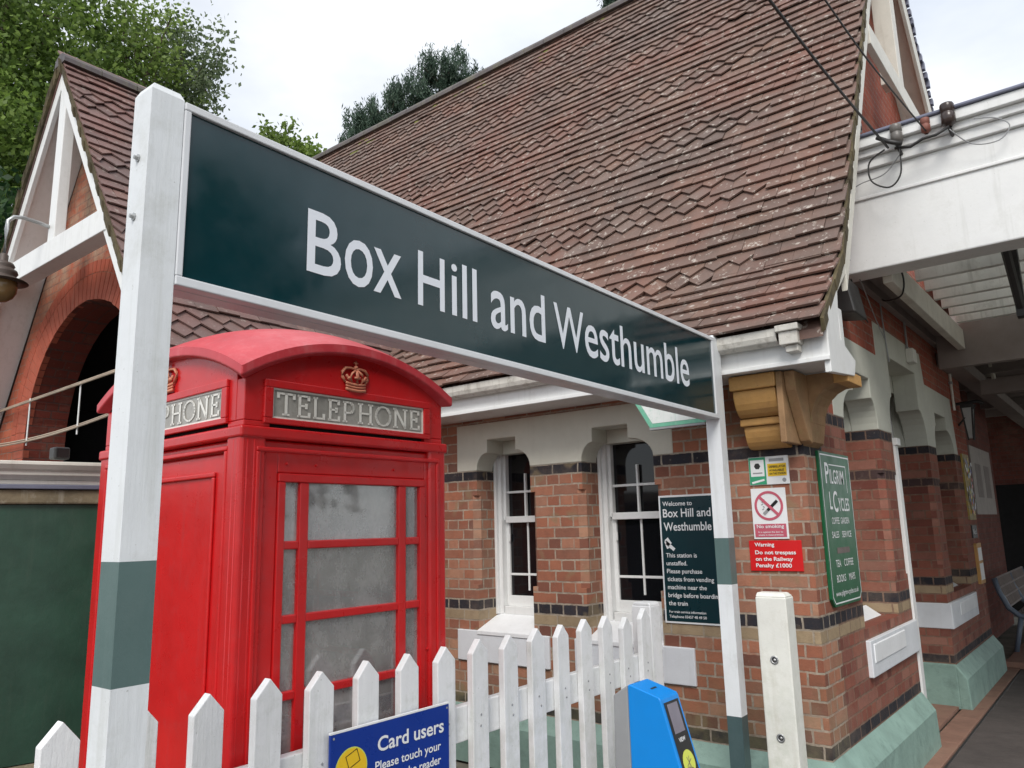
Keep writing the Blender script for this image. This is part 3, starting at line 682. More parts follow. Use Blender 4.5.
# ------------------------------------------------------------------ green shed at the left
a_ = R(14.8)
T = thing('green_shed', 'low dark green shed with mossy coping and cream cornice left of the kiosk', 'shed', (-3.864, 1.428, G), -a_, local=True)
def g_(mb, name, mat, **k): return mb.build(name, T, mat, **k)
m_ = MB(); m_.box(-1.1, 0, -1.2, 1.1, .76 - .0, 1.858); g_(m_, 'panel_wall', M_greenwall)
m_ = MB(); m_.box(-1.13, .03, -1.22, 1.12, 0, .755); g_(m_, 'stone_base', M_moss, bevel=.01)
m_ = MB(); m_.box(-1.1, .02, -1.22, 1.12, 1.86, 1.925); g_(m_, 'coping', M_moss, bevel=.008)
m_ = MB(); m_.box(-1.1, .035, -1.23, 1.12, 1.927, 1.947); g_(m_, 'lead_strip', M_lead, bevel=.003)
m_ = MB(); m_.box(-1.1, 0.0, -.335, 1.12, 1.949, 1.968); m_.prism([(-.9, 1.969), (.0, 1.969), (.03, 1.99), (.03, 2.005), (.045, 2.015), (.06, 2.035), (.06, 2.05), (-.9, 2.06)], 'y', -.335, 1.12)
m_.box(-1.1, .0, -1.2, -.336, 1.949, 1.968); m_.prism([(-.9, 1.969), (-.03, 1.969), (.0, 1.99), (.0, 2.005), (.015, 2.015), (.03, 2.035), (.03, 2.05), (-.9, 2.06)], 'y', -1.2, -.336)
g_(m_, 'cornice', M_cream, bevel=.003)
T = thing('floodlight', 'small black floodlight standing on the cream cornice below the arch', 'light', (-3.90, 1.47, .36))
m_ = MB(); m_.box(-3.935, -3.87, 1.43, 1.50, .368, .425); m_.build('housing', T, M_dark, bevel=.008); m_ = MB(); m_.box(-3.868, -3.864, 1.44, 1.49, .375, .418); m_.build('lens', T, M_blk)

# ------------------------------------------------------------------ telephone kiosk
yaw = 1.0
K = thing('telephone_kiosk', 'red domed telephone kiosk with grimy small-paned windows behind the white picket fence', 'telephone box', (-2.235, 1.378, G), -R(yaw), local=True)
# local frame: x<0 across (0..-D), y 0..W along the front, z above ground
W_, D_ = .935, 1.07
Z = lambda z: z - G
m_ = MB()
t_ = .05
# corner posts with reeded edges
def post(cx, cy, sx, sy):
    p = MB(); p.box(cx, cx + sx * .095, cy, cy + sy * .095, .04, Z(.352)); return p
for cx, cy, sx, sy in ((0, 0, -1, 1), (0, W_, -1, -1), (-D_, 0, 1, 1), (-D_, W_, 1, -1)):
    post(cx, cy, sx, sy).build('corner_post', K, M_red, bevel=.014, seg=4)
b_ = MB(); b_.box(-D_ - .01, .01, -.01, W_ + .01, 0, .14); b_.build('base', K, M_red, bevel=.01)
b_ = MB(); b_.box(-D_ - .006, .006, -.006, W_ + .006, Z(.315), Z(.355)); b_.box(-D_ + .02, -.02, .02, W_ - .02, Z(.27), Z(.314)); b_.build('cornice', K, M_red, bevel=.009, seg=3)
# pediment block with slot shadows
ins = .012
ap = Z(.692) - .032; rise = .142; zc0 = Z(.545) - .032
def arcz(t, half, z0, r): # circular segment height
    Rr = (half * half + r * r) / (2 * r); return z0 + math.sqrt(max(Rr * Rr - (t * half) ** 2, 0)) - (Rr - r)
def ped(axis):
    n = 20; L = W_ if axis == 'x' else D_
    pts = [(-1 + 2 * i / n) for i in range(n + 1)]
    if axis == 'x': return [(W_ / 2 + t * (W_ / 2 - ins), arcz(t, W_ / 2, zc0, rise)) for t in pts]
    return [(-D_ / 2 + t * (D_ / 2 - ins), arcz(t, D_ / 2, zc0, rise)) for t in pts]
b_ = MB()
for a, bb_ in ((-.06, -ins), (-D_ + ins, -D_ + .06)):
    P = [(ins, Z(.375)), (W_ - ins, Z(.375))] + ped('x')[::-1]; b_.prism(P, 'x', a, bb_)
for a, bb_ in ((ins, .06), (W_ - .06, W_ - ins)):
    P = [(-D_ + .061, Z(.375)), (-.061, Z(.375))] + [(min(max(q[0], -D_ + .061), -.061), q[1]) for q in ped('y')[::-1]]; b_.prism(P, 'y', a, bb_)
b_.box(-D_ + .03, -.03, .03, W_ - .03, Z(.356), Z(.374), M_void)
b_.mi = [0 if i != 1 else 1 for i in b_.mi]
b_.mats = [M_red, M_void]
nf = len(b_.f); b_.mi = [0] * (nf - 6) + [1] * 6
for cx, cy in ((-.11, ins), (-.11, W_ - .11), (-D_ + ins, ins), (-D_ + ins, W_ - .11)): b_.box(cx, cx + .098, cy, cy + .098, Z(.3561), Z(.3745), M_red)
b_.build('pediment', K, bevel=.003)
# dome: translational surface with a rolled rim
rb = MB(); n = 24; o = .022
def zt(s, t): # s,t in -1..1
    return Z(.545) + (arcz(s, D_ / 2, 0, rise * .99)) + (arcz(t, W_ / 2, 0, rise)) 
vs = []; fs = []
for i in range(n + 1):
    for j in range(n + 1):
        s, t = -1 + 2 * i / n, -1 + 2 * j / n
        vs.append((-D_ / 2 + s * (D_ / 2 + o), W_ / 2 + t * (W_ / 2 + o), zt(s, t)))
for i in range(n):
    for j in range(n): fs.append((i * (n + 1) + j, (i + 1) * (n + 1) + j, (i + 1) * (n + 1) + j + 1, i * (n + 1) + j + 1))
rb.add(vs, fs)
# rim skirt and underside
ring = [(i, 0) for i in range(n + 1)] + [(n, j) for j in range(1, n + 1)] + [(i, n) for i in range(n - 1, -1, -1)] + [(0, j) for j in range(n - 1, 0, -1)]
top = [Vector(vs[i * (n + 1) + j]) for i, j in ring]; low = [p - Vector((0, 0, .034)) for p in top]
inn = [Vector((-D_ / 2 + (p.x + D_ / 2) * .93, W_ / 2 + (p.y - W_ / 2) * .93, p.z - .002)) for p in low]
k0 = len(ring); rb.add(top + low + inn, [(i, (i + 1) % k0, k0 + (i + 1) % k0, k0 + i) for i in range(k0)] + [(k0 + i, k0 + (i + 1) % k0, 2 * k0 + (i + 1) % k0, 2 * k0 + i) for i in range(k0)])
o_ = rb.build('domed_roof', K, M_redfaded_lit, bevel=.006, seg=3)
for p in o_.data.polygons: p.use_smooth = len(p.vertices) == 4 and p.index < n * n
# sign boxes with opal glass: built letters
def strokes(ch):
    S_ = {'T': [((.5, 0), (.5, 1)), ((0, 1), (1, 1)), ((.0, 1), (.0, .82)), ((1, 1), (1, .82)), ((.3, 0), (.7, 0))],
          'E': [((.15, 0), (.15, 1)), ((0, 1), (.9, 1)), ((0, 0), (.95, 0)), ((.15, .52), (.7, .52)), ((.9, 1), (.9, .84)), ((.95, 0), (.95, .17)), ((.7, .6), (.7, .43))],
          'L': [((.15, 0), (.15, 1)), ((0, 1), (.32, 1)), ((0, 0), (.92, 0)), ((.92, 0), (.92, .2))],
          'H': [((.15, 0), (.15, 1)), ((.85, 0), (.85, 1)), ((.15, .52), (.85, .52)), ((0, 0), (.3, 0)), ((0, 1), (.3, 1)), ((.7, 0), (1, 0)), ((.7, 1), (1, 1))],
          'N': [((.15, 0), (.15, 1)), ((.85, 0), (.85, 1)), ((.15, 1), (.85, 0)), ((0, 0), (.3, 0)), ((0, 1), (.2, 1)), ((.7, 1), (1, 1))]}
    if ch == 'P': return [((.15, 0), (.15, 1)), ((0, 0), (.32, 0)), ((0, 1), (.5, 1))] + [((.5 + .38 * math.sin(R(a)), .73 + .27 * math.cos(R(a))), (.5 + .38 * math.sin(R(a + 20)), .73 + .27 * math.cos(R(a + 20)))) for a in range(0, 180, 20)] + [((.5, .46), (.15, .46))]
    if ch == 'O': return [((.5 + .5 * math.cos(R(a)), .5 + .5 * math.sin(R(a))), (.5 + .5 * math.cos(R(a + 18)), .5 + .5 * math.sin(R(a + 18)))) for a in range(0, 360, 18)]
    return S_[ch]
def serif_word(mb, word, org, U, V, width, h, mat, th=.0085):
    U = Vector(U); V = Vector(V); org = Vector(org)
    wd = {'T': .92, 'E': .72, 'L': .70, 'P': .78, 'H': 1.02, 'O': 1.05, 'N': 1.05}; gap = .24
    tot = sum(wd[c] for c in word) + gap * (len(word) - 1); sc_ = width / tot; x = 0
    for c in word:
        w_ = wd[c] * sc_
        for (p, q) in strokes(c):
            a = U * (x + p[0] * w_) + V * (p[1] * h); b = U * (x + q[0] * w_) + V * (q[1] * h)
            d = (b - a); tk = th if abs(d.dot(V)) > abs(d.dot(U)) else th * .6
            if d.length < 1e-6: continue
            d.normalize(); nn = Vector(V) * d.dot(U) - Vector(U) * d.dot(V)
            a = a - d * tk * .3; b = b + d * tk * .3
            mb.add([org + a + nn * tk / 2, org + a - nn * tk / 2, org + b - nn * tk / 2, org + b + nn * tk / 2], [(0, 1, 2, 3)], mat)
        x += w_ + gap * sc_
def kiosk_sign(c0, U, L, N_):
    """c0: lower left outer corner of the glass on the face; U along, N_ outwards"""
    U = Vector(U); V = Vector((0, 0, 1)); N_ = Vector(N_); c0 = Vector(c0); h = .104
    fr = MB(); b = .034
    def slab(a0, a1, z0, z1, d0, d1, mat=None):
        q = [c0 + U * a + V * z for a, z in ((a0, z0), (a1, z0), (a1, z1), (a0, z1))]
        fr_.hull([p + N_ * d0 for p in q], [p + N_ * d1 for p in q], mat)
    fr_ = fr; slab(-b, L + b, h, h + b * .8, 0, .012); slab(-b, L + b, -b * .6, 0, 0, .012); slab(-b, 0, 0, h, 0, .012); slab(L, L + b, 0, h, 0, .012)
    fo_ = fr.build('sign_frame', K, M_red, bevel=.003)
    fr_ = MB(); slab(0, L, 0, h, -.004, .002, M_milk)
    e = .006; slab(0, L, h - e, h, .002, .0045, M_milkletter); slab(0, L, 0, e, .002, .0045, M_milkletter); slab(0, e, e, h - e, .002, .0045, M_milkletter); slab(L - e, L, e, h - e, .002, .0045, M_milkletter)
    serif_word(fr_, 'TELEPHONE', c0 + U * .022 + V * .016 + N_ * .005, U, V, L - .045, .072, M_milkletter, .0115)
    g2 = fr_.build('opal_sign', None, None, off=(0, 0, 0)); g2.parent = fo_
    return fo_
kiosk_sign((-ins, .114, Z(.388)), (0, 1, 0), .70, (1, 0, 0))
kiosk_sign((-.14 - .75, ins, Z(.390)), (1, 0, 0), .75, (0, -1, 0))
def crown(c, U, N_):
    m = MB(); c = Vector(c); U = Vector(U); V = Vector((0, 0, 1)); N_ = Vector(N_)
    P = lambda a, z, d=.006: c + U * a + V * z + N_ * d
    for z, r in ((.004, .006), (.016, .004), (.027, .005)):
        m.tube([P(-.046 + .0115 * i, z - .006 * (1 - ((i - 4) / 4) ** 2), .006 + .010 * math.cos((i - 4) / 4 * 1.2)) for i in range(9)], r, 6)
    for s_ in (-1, 1):
        m.tube([P(s_ * .046, .03), P(s_ * .060, .048), P(s_ * .060, .066), P(s_ * .045, .082), P(s_ * .02, .085), P(0, .078, .014)], [.005, .006, .006, .006, .005, .005], 6)
        m.tube([P(s_ * .022, .028, .014), P(s_ * .030, .045, .018), P(s_ * .024, .062, .018), P(s_ * .004, .076, .014)], .0045, 6)
        m.lathe([(0, .008), (.006, .006), (.009, 0), (.006, -.006), (0, -.008)], P(s_ * .034, .043, .014), 6)
        m.tube([P(s_ * .030, .036, .012), P(s_ * .046, .056, .012)], .005, 5)
    m.tube([P(0, .028, .018), P(0, .050, .022), P(0, .074, .016)], .006, 6)
    m.tube([P(-.013, .046, .020), P(.013, .046, .020)], .005, 6)
    m.lathe([(0, .008), (.007, .005), (.009, 0), (.007, -.006), (0, -.008)], P(0, .088, .010), 8)
    m.tube([P(0, .094, .010), P(0, .114, .010)], .0035, 5); m.tube([P(-.009, .105, .010), P(.009, .105, .010)], .0035, 5)
    return m.build('crown_emblem', K, M_gold, smooth=True)
crown((-ins, .462, Z(.523)), (0, 1, 0), (1, 0, 0)); crown((-.535, ins, Z(.532)), (1, 0, 0), (0, -1, 0))
# panels between posts: front door (glazed)
dm = MB()
def ringf(mb, y0, y1, z0, z1, w, x0, x1):
    mb.box(x0, x1, y0, y1, z1 - w, z1); mb.box(x0, x1, y0, y1, z0, z0 + w); mb.box(x0, x1, y0, y0 + w, z0 + w, z1 - w); mb.box(x0, x1, y1 - w, y1, z0 + w, z1 - w)
ringf(dm, .055, W_ - .042, .16, Z(.288), .016, -.004, .006)       # outer moulding
dm.box(-.05, -.012, .06, .147, .16, Z(.286)); dm.box(-.05, -.012, .825, W_ - .05, .16, Z(.286)); dm.box(-.05, -.012, .147, .825, Z(.205), Z(.286)); dm.box(-.05, -.012, .147, .825, .16, .30)
door = dm.build('door', K, M_red, bevel=.005, seg=3)
gb = MB(); zt_, zb_ = Z(.204), .30
ringf(gb, .147, .825, zb_, zt_, .030, -.040, -.006)
for yy in (.226, .262): pass
ya, yb2 = (.235, .273), (.686, .724)
gb.box(-.036, -.009, ya[0], ya[1], zb_ + .03, zt_ - .03); gb.box(-.036, -.009, yb2[0], yb2[1], zb_ + .03, zt_ - .03)
zz = Z(-.030)
while zz > zb_ + .1:
    for a, b in ((.177, ya[0]), (ya[1], yb2[0]), (yb2[1], .795)): gb.box(-.0355, -.0095, a, b, zz - .020, zz + .008)
    zz -= .2405
o1 = gb.build('glazing_bars', None, M_red, off=(0, 0, 0), bevel=.004); o1.parent = door
gl = MB(); gl.box(-.028, -.024, .17, .81, zb_ + .01, zt_ - .01); o2 = gl.build('panes', None, M_grime, off=(0, 0, 0)); o2.parent = door
for yy, z in ((.18, Z(.236)), (.30, Z(.236)), (.66, Z(.236)), (.085, Z(.06)), (.83, Z(.06)), (.835, Z(-.45)), (.085, Z(-.4))):
    bo = MB(); bo.lathe([(0, .007), (.004, .006), (.006, 0)], (-.012, yy, z), 8, tilt=Matrix.Rotation(R(90), 3, 'Y'))
    o3 = bo.build('bolt_head', None, M_red, off=(0, 0, 0)); o3.parent = door
# left side: solid panel with raised mouldings
lp = MB(); lp.box(-D_ + .09, -.09, .014, .05, .14, Z(.27))
def ringl(mb, x0, x1, z0, z1, w, y0, y1):
    mb.box(x0, x1, y0, y1, z1 - w, z1); mb.box(x0, x1, y0, y1, z0, z0 + w); mb.box(x0, x0 + w, y0, y1, z0 + w, z1 - w); mb.box(x1 - w, x1, y0, y1, z0 + w, z1 - w)
ringl(lp, -D_ + .055, -.085, .16, Z(.292), .016, -.004, .013); ringl(lp, -D_ + .15, -.17, .24, Z(.212), .018, .004, .0139)
lp.build('side_panel', K, M_red, bevel=.005, seg=3)
lp = MB(); ringl(lp, -D_ + .09, -.09, .14, Z(.27), .07, W_ - .05, W_ - .014)
for k in range(6): lp.box(-D_ + .16, -.16, W_ - .045, W_ - .02, .46 + .24 * k, .485 + .24 * k)
for a in (-D_ + .24, -.27): lp.box(a, a + .03, W_ - .046, W_ - .019, .21, Z(.20))
q = lp.build('glazed_side', K, M_red, bevel=.003); gl = MB(); gl.box(-D_ + .155, -.155, W_ - .034, W_ - .030, .2, Z(.21)); q2 = gl.build('panes', None, M_grime, off=(0, 0, 0)); q2.parent = q
lp = MB(); ringf(lp, .09, W_ - .09, .14, Z(.27), .07, -D_ + .014, -D_ + .05)
for k in range(6): lp.box(-D_ + .02, -D_ + .045, .16, W_ - .16, .46 + .24 * k, .485 + .24 * k)
for a in (.24, W_ - .27): lp.box(-D_ + .019, -D_ + .046, a, a + .03, .21, Z(.20))
q = lp.build('glazed_side', K, M_red, bevel=.003); gl = MB(); gl.box(-D_ + .030, -D_ + .034, .155, W_ - .155, .2, Z(.21)); q2 = gl.build('panes', None, M_grime, off=(0, 0, 0)); q2.parent = q
# reeds beside the posts
rd = MB()
for d_ in (.022, .048): rd.tube([(-.006 - d_ * .0, .0 + d_, .16), (-.006, d_, Z(.312))], .007, 8); rd.tube([(-d_, .006, .16), (-d_, .006, Z(.312))], .007, 8)
rd.build('reeded_moulding', K, M_red, smooth=True)
ii = MB(); ii.box(-D_ + .10, -.10, .052, .07, .2, Z(.25)); bkb = ii.build('backboard', K, M_phone)
ii = MB(); ii.box(-.60, -.34, .071, .19, 1.0, 1.5); ii.box(-.66, -.60, .08, .15, 1.1, 1.38); ii.build('payphone', K, M_blk, bevel=.01)
ii = MB(); ii.box(-.86, -.12, .072, .32, .92, .95); ii.build('shelf', K, M_phone)
ii = MB(); ii.box(-.9, -.05, .05, W_ - .05, .02, .05); ii.build('floor_slab', K, M_grey)

# ------------------------------------------------------------------ station name sign
th = R(1.49)
Sg = thing('station_name_sign', 'long dark station name board on two banded white posts in front of the kiosk', 'station sign', (-1.7 * math.cos(th), -1.7 * math.sin(th), G), th, local=True)
# local: x = 0 front plane of the board, y along
pw2 = .083
def bandpost(y0, ztop, bands):
    p = MB(); zz = [0.] + [z for b in bands for z in b[:2]] + [ztop]
    lst = []
    prev = 0.
    for (a, b, mt) in bands:
        if a > prev: lst.append((prev, a, M_post))
        lst.append((a, b, mt)); prev = b
    lst.append((prev, ztop, M_post))
    for i, (a, b, mt) in enumerate(lst):
        k = len(p.v); x0, x1, y1 = -pw2, .0, y0 + pw2
        v = [(x0, y0, a), (x1, y0, a), (x1, y1, a), (x0, y1, a), (x0, y0, b), (x1, y0, b), (x1, y1, b), (x0, y1, b)]
        p.add(v, [(0, 1, 5, 4), (1, 2, 6, 5), (2, 3, 7, 6), (3, 0, 4, 7)], mt)
    c = .008
    p.add([(x0, y0, ztop), (x1, y0, ztop), (x1, y1, ztop), (x0, y1, ztop), (x0 + c, y0 + c, ztop + .018), (x1 - c, y0 + c, ztop + .018), (x1 - c, y1 - c, ztop + .018), (x0 + c, y1 - c, ztop + .018)],
          [(0, 1, 5, 4), (1, 2, 6, 5), (2, 3, 7, 6), (3, 0, 4, 7), (4, 5, 6, 7)], M_post)
    o = p.build('post', Sg); return o
p1 = bandpost(.827, 1.072 - G, [(.75, 1.0, M_band2), (-.310 - G, -.050 - G, M_band)])
p2 = bandpost(4.192, 1.072 - G, [(.40, -1.018 - G, M_band2), (-.330 - G, -.077 - G, M_band)])
for z in (.90, .75): 
    b_ = MB(); b_.lathe([(0, .012), (.005, .011), (.006, .004), (.010, .003), (.010, 0)], (-.045, .827, z - G), 8, tilt=Matrix.Rotation(R(90), 3, 'X')); q = b_.build('bolt', None, M_galv, off=(0, 0, 0)); q.parent = p1
yA, yB, zA, zB = .912, 4.190, .597 - G, 1.066 - G
b_ = MB(); b_.box(-.030, -.006, yA + .012, yB - .012, zA + .015, zB - .015); face = b_.build('sign_face', Sg, M_slate)
b_ = MB(); e = .024
b_.box(-.034, .004, yA, yB, zB - .017, zB + .004); b_.box(-.034, .004, yA, yB, zA - .004, zA + .020); b_.box(-.034, .003, yA, yA + .018, zA + .02, zB - .017); b_.box(-.034, .003, yB - .034, yB, zA + .02, zB - .017)
b_.build('sign_rim', Sg, M_rim, bevel=.003)
b_ = MB(); b_.box(-.09, -.035, yA + .0, yB + .0, zA - .004, zA + .012); b_.box(-.09, -.035, yA, yB, zB - .02, zB - .004); b_.build('rear_rail', Sg, M_rim)
lt = MB()
gx, _ = glyphs('x'); xh_ = max(p[1] for p in gx); gl_, _ = glyphs('l'); as_ = max(p[1] for p in gl_); _cap['c'] = max(p[1] for p in glyphs('H')[0])
def humanist(mb, txt, y0, y1):
    # lower-case with the tall x-height of railway lettering
    v, f = glyphs(txt, .006); x0 = min(p[0] for p in v); x1 = max(p[0] for p in v); sx = (y1 - y0) / (x1 - x0); cap = .184 / _cap['c']
    def yy(y):
        if txt[0].isupper(): return y * cap
        return y * (.139 / xh_) if y <= xh_ else .139 + (y - xh_) * (.193 - .139) / (as_ - xh_)
    mb.add([(-.0045, y0 + (p[0] - x0) * sx, .732 - G + yy(p[1])) for p in v], f)
for wd, y0, y1 in (('B', 1.297, 1.420), ('ox', 1.434, 1.668), ('H', 1.743, 1.873), ('ill', 1.908, 2.045), ('and', 2.123, 2.472), ('W', 2.536, 2.765), ('esthumble', 2.772, 3.828)): humanist(lt, wd, y0, y1)
q = lt.build('lettering', None, paint('letter_white', (.74, .78, .84), .35, .02, bump=0), off=(0, 0, 0)); q.parent = face

# ------------------------------------------------------------------ picket fence
F = thing('picket_fence', 'white painted pointed picket fence in front of the kiosk and windows', 'fence', (-2.10, .844, G), R(.82), local=True)
h_ = 1.70 - .43; sp = .194
for k in range(-2, 16):
    y = k * sp; wd = .047 + random.uniform(-.002, .002); zt2 = h_ + random.uniform(-.006, .006) - (.03 if k == 14 else 0)
    p = MB(); P = [(y - wd, .05), (y + wd, .05), (y + wd, zt2 - .052), (y + random.uniform(-.002, .002), zt2), (y - wd, zt2 - .052)]
    dx = random.uniform(-.002, .002); p.prism(P, 'x', -.024 + dx, .006 + dx); o = p.build('picket', F, M_fence, bevel=.003)
    for zn in (.99, .95):
        nl = MB(); nl.lathe([(0, .0025), (.004, .002), (.005, 0)], (.0063 + dx, y + random.uniform(-.012, .012), zn), 8, tilt=Matrix.Rotation(R(90), 3, 'Y'))
        q = nl.build('nail_head', None, M_grey, off=(0, 0, 0)); q.parent = o
for z in (.35, .98):
    p = MB(); p.box(-.068, -.0265, -.6, 15.9 * sp, z - .06 - .02 * (z > .5), z + .05); p.build('rail', F, M_fence, bevel=.004)
p = MB(); yy = 15.35 * sp; p.box(-.115, .0, yy, yy + .115, 0, h_ - .0); p.prism([(-.115, h_), (0, h_), (-.012, h_ + .018), (-.103, h_ + .018)], 'y', yy + .004, yy + .111); p.build('end_post', F, M_fence, bevel=.005)
# card sign on the fence
T = thing('card_users_sign', 'blue notice for card users with a yellow disc, screwed to the picket fence', 'sign', (-2.09, 1.9, -.9))
yc0, yc1, zc1, zc2 = 1.640, 2.180, -.628, -.838
yo = -.8 / 57.3
m_ = MB(); m_.box(-2.094, -2.084, yc0, yc1, -.93, zc1); pl = m_.build('plate', T, M_bluesign, bevel=.002)
m_ = MB(); m_.box(-2.094, -2.0835, yc0, yc1, zc1 + .0005, zc1 + .006); m_.build('white_edge', T, M_signwhite)
m_ = MB(); xs = -2.0825
letter(m_, 'Card users', (xs, 1.835, -.718), (0, 1, 0), (0, 0, 1), .044, mat=M_signwhite, bold=.018, width=.315)
letter(m_, 'Please touch your', (xs, 1.825, -.775), (0, 1, 0), (0, 0, 1), .027, mat=M_signwhite, bold=.014, width=.31)
letter(m_, 'card on the reader', (xs, 1.825, -.822), (0, 1, 0), (0, 0, 1), .027, mat=M_signwhite, bold=.014, width=.31)
letter(m_, 'before you board', (xs, 1.825, -.870), (0, 1, 0), (0, 0, 1), .027, mat=M_signwhite, bold=.014, width=.29)
disc(m_, (xs - .0008, 1.725, -.745), (0, 1, 0), (0, 0, 1), .066, M_lime); disc(m_, (xs, 1.725, -.745), (0, 1, 0), (0, 0, 1), .062, M_yell)
for cy, cz, r_ in ((1.730, -.715, 20), (1.715, -.765, -12)):
    for a, b, w_, l_ in ((0, .020, .0025, .05), (0, -.020, .0025, .05), (.024, 0, .04, .0025), (-.024, 0, .04, .0025)):
        aa = R(r_); quad(m_, (xs + .0008, cy + a * math.cos(aa) - b * math.sin(aa), cz + a * math.sin(aa) + b * math.cos(aa)), (0, 1, 0), (0, 0, 1), l_ if w_ < .01 else .0025, w_ if w_ < .01 else .04, M_blk, r_)
for a in (yc0 + .012, yc1 - .012):
    disc(m_, (xs, a, zc1 - .012), (0, 1, 0), (0, 0, 1), .004, M_grey); disc(m_, (xs, a, zc2 - .05), (0, 1, 0), (0, 0, 1), .004, M_grey)
q = m_.build('lettering', T)

# ------------------------------------------------------------------ card reader
T = thing('card_reader', 'bright blue card reader with a grey back and slanted black display', 'card reader', (-1.85, 3.18, -1.3))
ya_, yb_2 = 3.10, 3.268
m_ = MB(); P = [(-1.96, -1.30), (-1.95, -.742), (-1.875, -.692), (-1.875, -1.30)]; m_.prism(P, 'y', ya_, yb_2); m_.build('grey_back', T, M_grey, bevel=.006)
P = [(-1.874, -1.30), (-1.874, -.694), (-1.866, -.688), (-1.722, -.728), (-1.714, -.738), (-1.600, -1.13), (-1.60, -1.30)]
m_ = MB(); m_.prism(P, 'y', ya_ + .001, yb_2 - .001); body = m_.build('blue_housing', T, M_blue, bevel=.010, seg=3)
U_ = Vector((0, 1, 0)); V_ = (Vector((-1.714, 0, -.738)) - Vector((-1.600, 0, -1.13))).normalized(); Nn_ = U_.cross(V_)
if Nn_.x < 0: Nn_ = -Nn_
yc_ = (ya_ + yb_2) / 2; c_ = Vector((-1.714, yc_, -.738)) - V_ * .20 + Nn_ * .0015
m_ = MB(); quad(m_, c_, U_, V_, .132, .37, M_blk); quad(m_, c_ + V_ * .115 + Nn_ * .001, U_, V_, .092, .12, M_screen); letter(m_, 'VIEW', c_ + Nn_ * .001 - U_ * .03 + V_ * .02, U_, V_, .016, mat=M_signwhite, bold=.02)
disc(m_, c_ - V_ * .065 + Nn_ * .001, U_, V_, .050, M_lime)
for r_ in (25, -15): quad(m_, c_ - V_ * (.065 + .02 * (r_ < 0)) + Nn_ * .0018, U_, V_, .05, .0035, M_smudge, r_); quad(m_, c_ - V_ * .067 + Nn_ * .0018, U_, V_, .0035, .055, M_smudge, r_)
m_.build('display', T)
m_ = MB(); quad(m_, (-1.79, yc_, -.7075), (0, 1, 0), Vector((.963, 0, -.268)), .05, .010, M_dark); m_.build('slot', T)
m_ = MB(); m_.box(-2.07, -1.961, 3.14, 3.23, -1.29, -1.2); m_.build('bracket', T, M_grey, bevel=.006)

# ------------------------------------------------------------------ white concrete post
T = thing('concrete_post', 'short thick white concrete post with two bolt holes beside the station corner', 'post', (-1.58, 4.15, G))
m_ = MB(); x0, x1, ya2, yb3, zt3 = -1.664, -1.50, 4.10, 4.215, -.385
m_.hull([(x0, ya2, G), (x1, ya2, G), (x1, yb3, G), (x0, yb3, G)], [(x0, ya2, zt3), (x1, ya2, zt3), (x1, yb3, zt3), (x0, yb3, zt3)]); m_.hull([(x0, ya2, zt3), (x1, ya2, zt3), (x1, yb3, zt3), (x0, yb3, zt3)], [(x0 + .003, ya2 + .02, zt3 + .022), (x1 - .018, ya2 + .02, zt3 + .022), (x1 - .018, yb3 - .02, zt3 + .022), (x0 + .003, yb3 - .02, zt3 + .022)])
m_.build('shaft', T, M_conc, bevel=.007, seg=3)
for z in (-.70, -1.08):
    m_ = MB(); t_ = Matrix.Rotation(R(90), 3, 'X'); m_.lathe([(.020, 0), (.022, .004), (.015, .006), (.013, .002)], (-1.585, ya2, z), 20, M_galv, tilt=t_); m_.lathe([(0, .002), (.013, .002)], (-1.585, ya2, z), 20, M_blk, tilt=t_); m_.lathe([(0, .008), (.007, .007), (.008, .002)], (-1.583, ya2, z), 12, M_galv, tilt=t_)
    m_.build('bolt', T, smooth=True)

# ------------------------------------------------------------------ wall signs
yw = Y0 - .012; U = (1, 0, 0); V = (0, 0, 1)
def plate(name, label, x0, x1, z0, z1, mat, border=None, bm=M_signwhite, y=None, th_=.008):
    y = Y0 - .001 if y is None else y
    T = thing(name, label, 'sign', ((x0 + x1) / 2, y, z0)); m = MB(); m.box(x0, x1, y - th_, y, z0, z1, bm if border else mat); m.build('plate', T, bevel=.0015)
    d = MB()
    if border: quad(d, ((x0 + x1) / 2, y - th_ - .001, (z0 + z1) / 2), U, V, x1 - x0 - 2 * border, z1 - z0 - 2 * border, mat)
    return T, d, y - th_ - .002
T, d, ys = plate('welcome_sign', 'tall teal welcome board with white lettering between the window and the sign post', -2.485, -2.03, -.617, .193, M_signteal, .012)
def L(txt, x, z, cap, bold=.008, w=None, mat=M_signwhite, align='l', mw=None): letter(d, txt, (x, ys - .002, z), U, V, cap, mat=mat, bold=bold, width=w, align=align, maxw=mw)
L('Welcome to', -2.455, .125, .028, .012); L('Box Hill and', -2.455, .052, .052, .012, .335); L('Westhumble', -2.455, -.035, .052, .012, .335)
for a, b, w_, h2, r_ in ((-2.43, -.105, .03, .045, 35), (-2.415, -.135, .07, .022, -40), (-2.44, -.125, .02, .05, 20)): quad(d, (a, ys, b), U, V, w_, h2, M_signwhite, r_)
for i, t in enumerate(('This station is', 'unstaffed.', 'Please purchase', 'tickets from vending', 'machine near the', 'bridge before boarding', 'the train')):
    L(t, -2.45, -.205 - i * .050, .0265, .012)
L('For train service information', -2.45, -.552, .015, .012); L('Telephone 03457 48 49 50', -2.45, -.582, .016, .012)
d.build('lettering', T)
T, d, ys = plate('defibrillator_notice', 'small green and yellow defibrillator notice, topmost of the three on the corner pier', -1.850, -1.605, .228, .398, M_signwhite)
quad(d, (-1.795, ys + .0005, .313), U, V, .105, .165, M_lgreen); quad(d, (-1.795, ys, .330), U, V, .085, .10, M_signwhite); disc(d, (-1.795, ys - .0005, .342), U, V, .020, M_dark, n=6); quad(d, (-1.795, ys - .001, .30), U, V, .06, .008, M_grey)
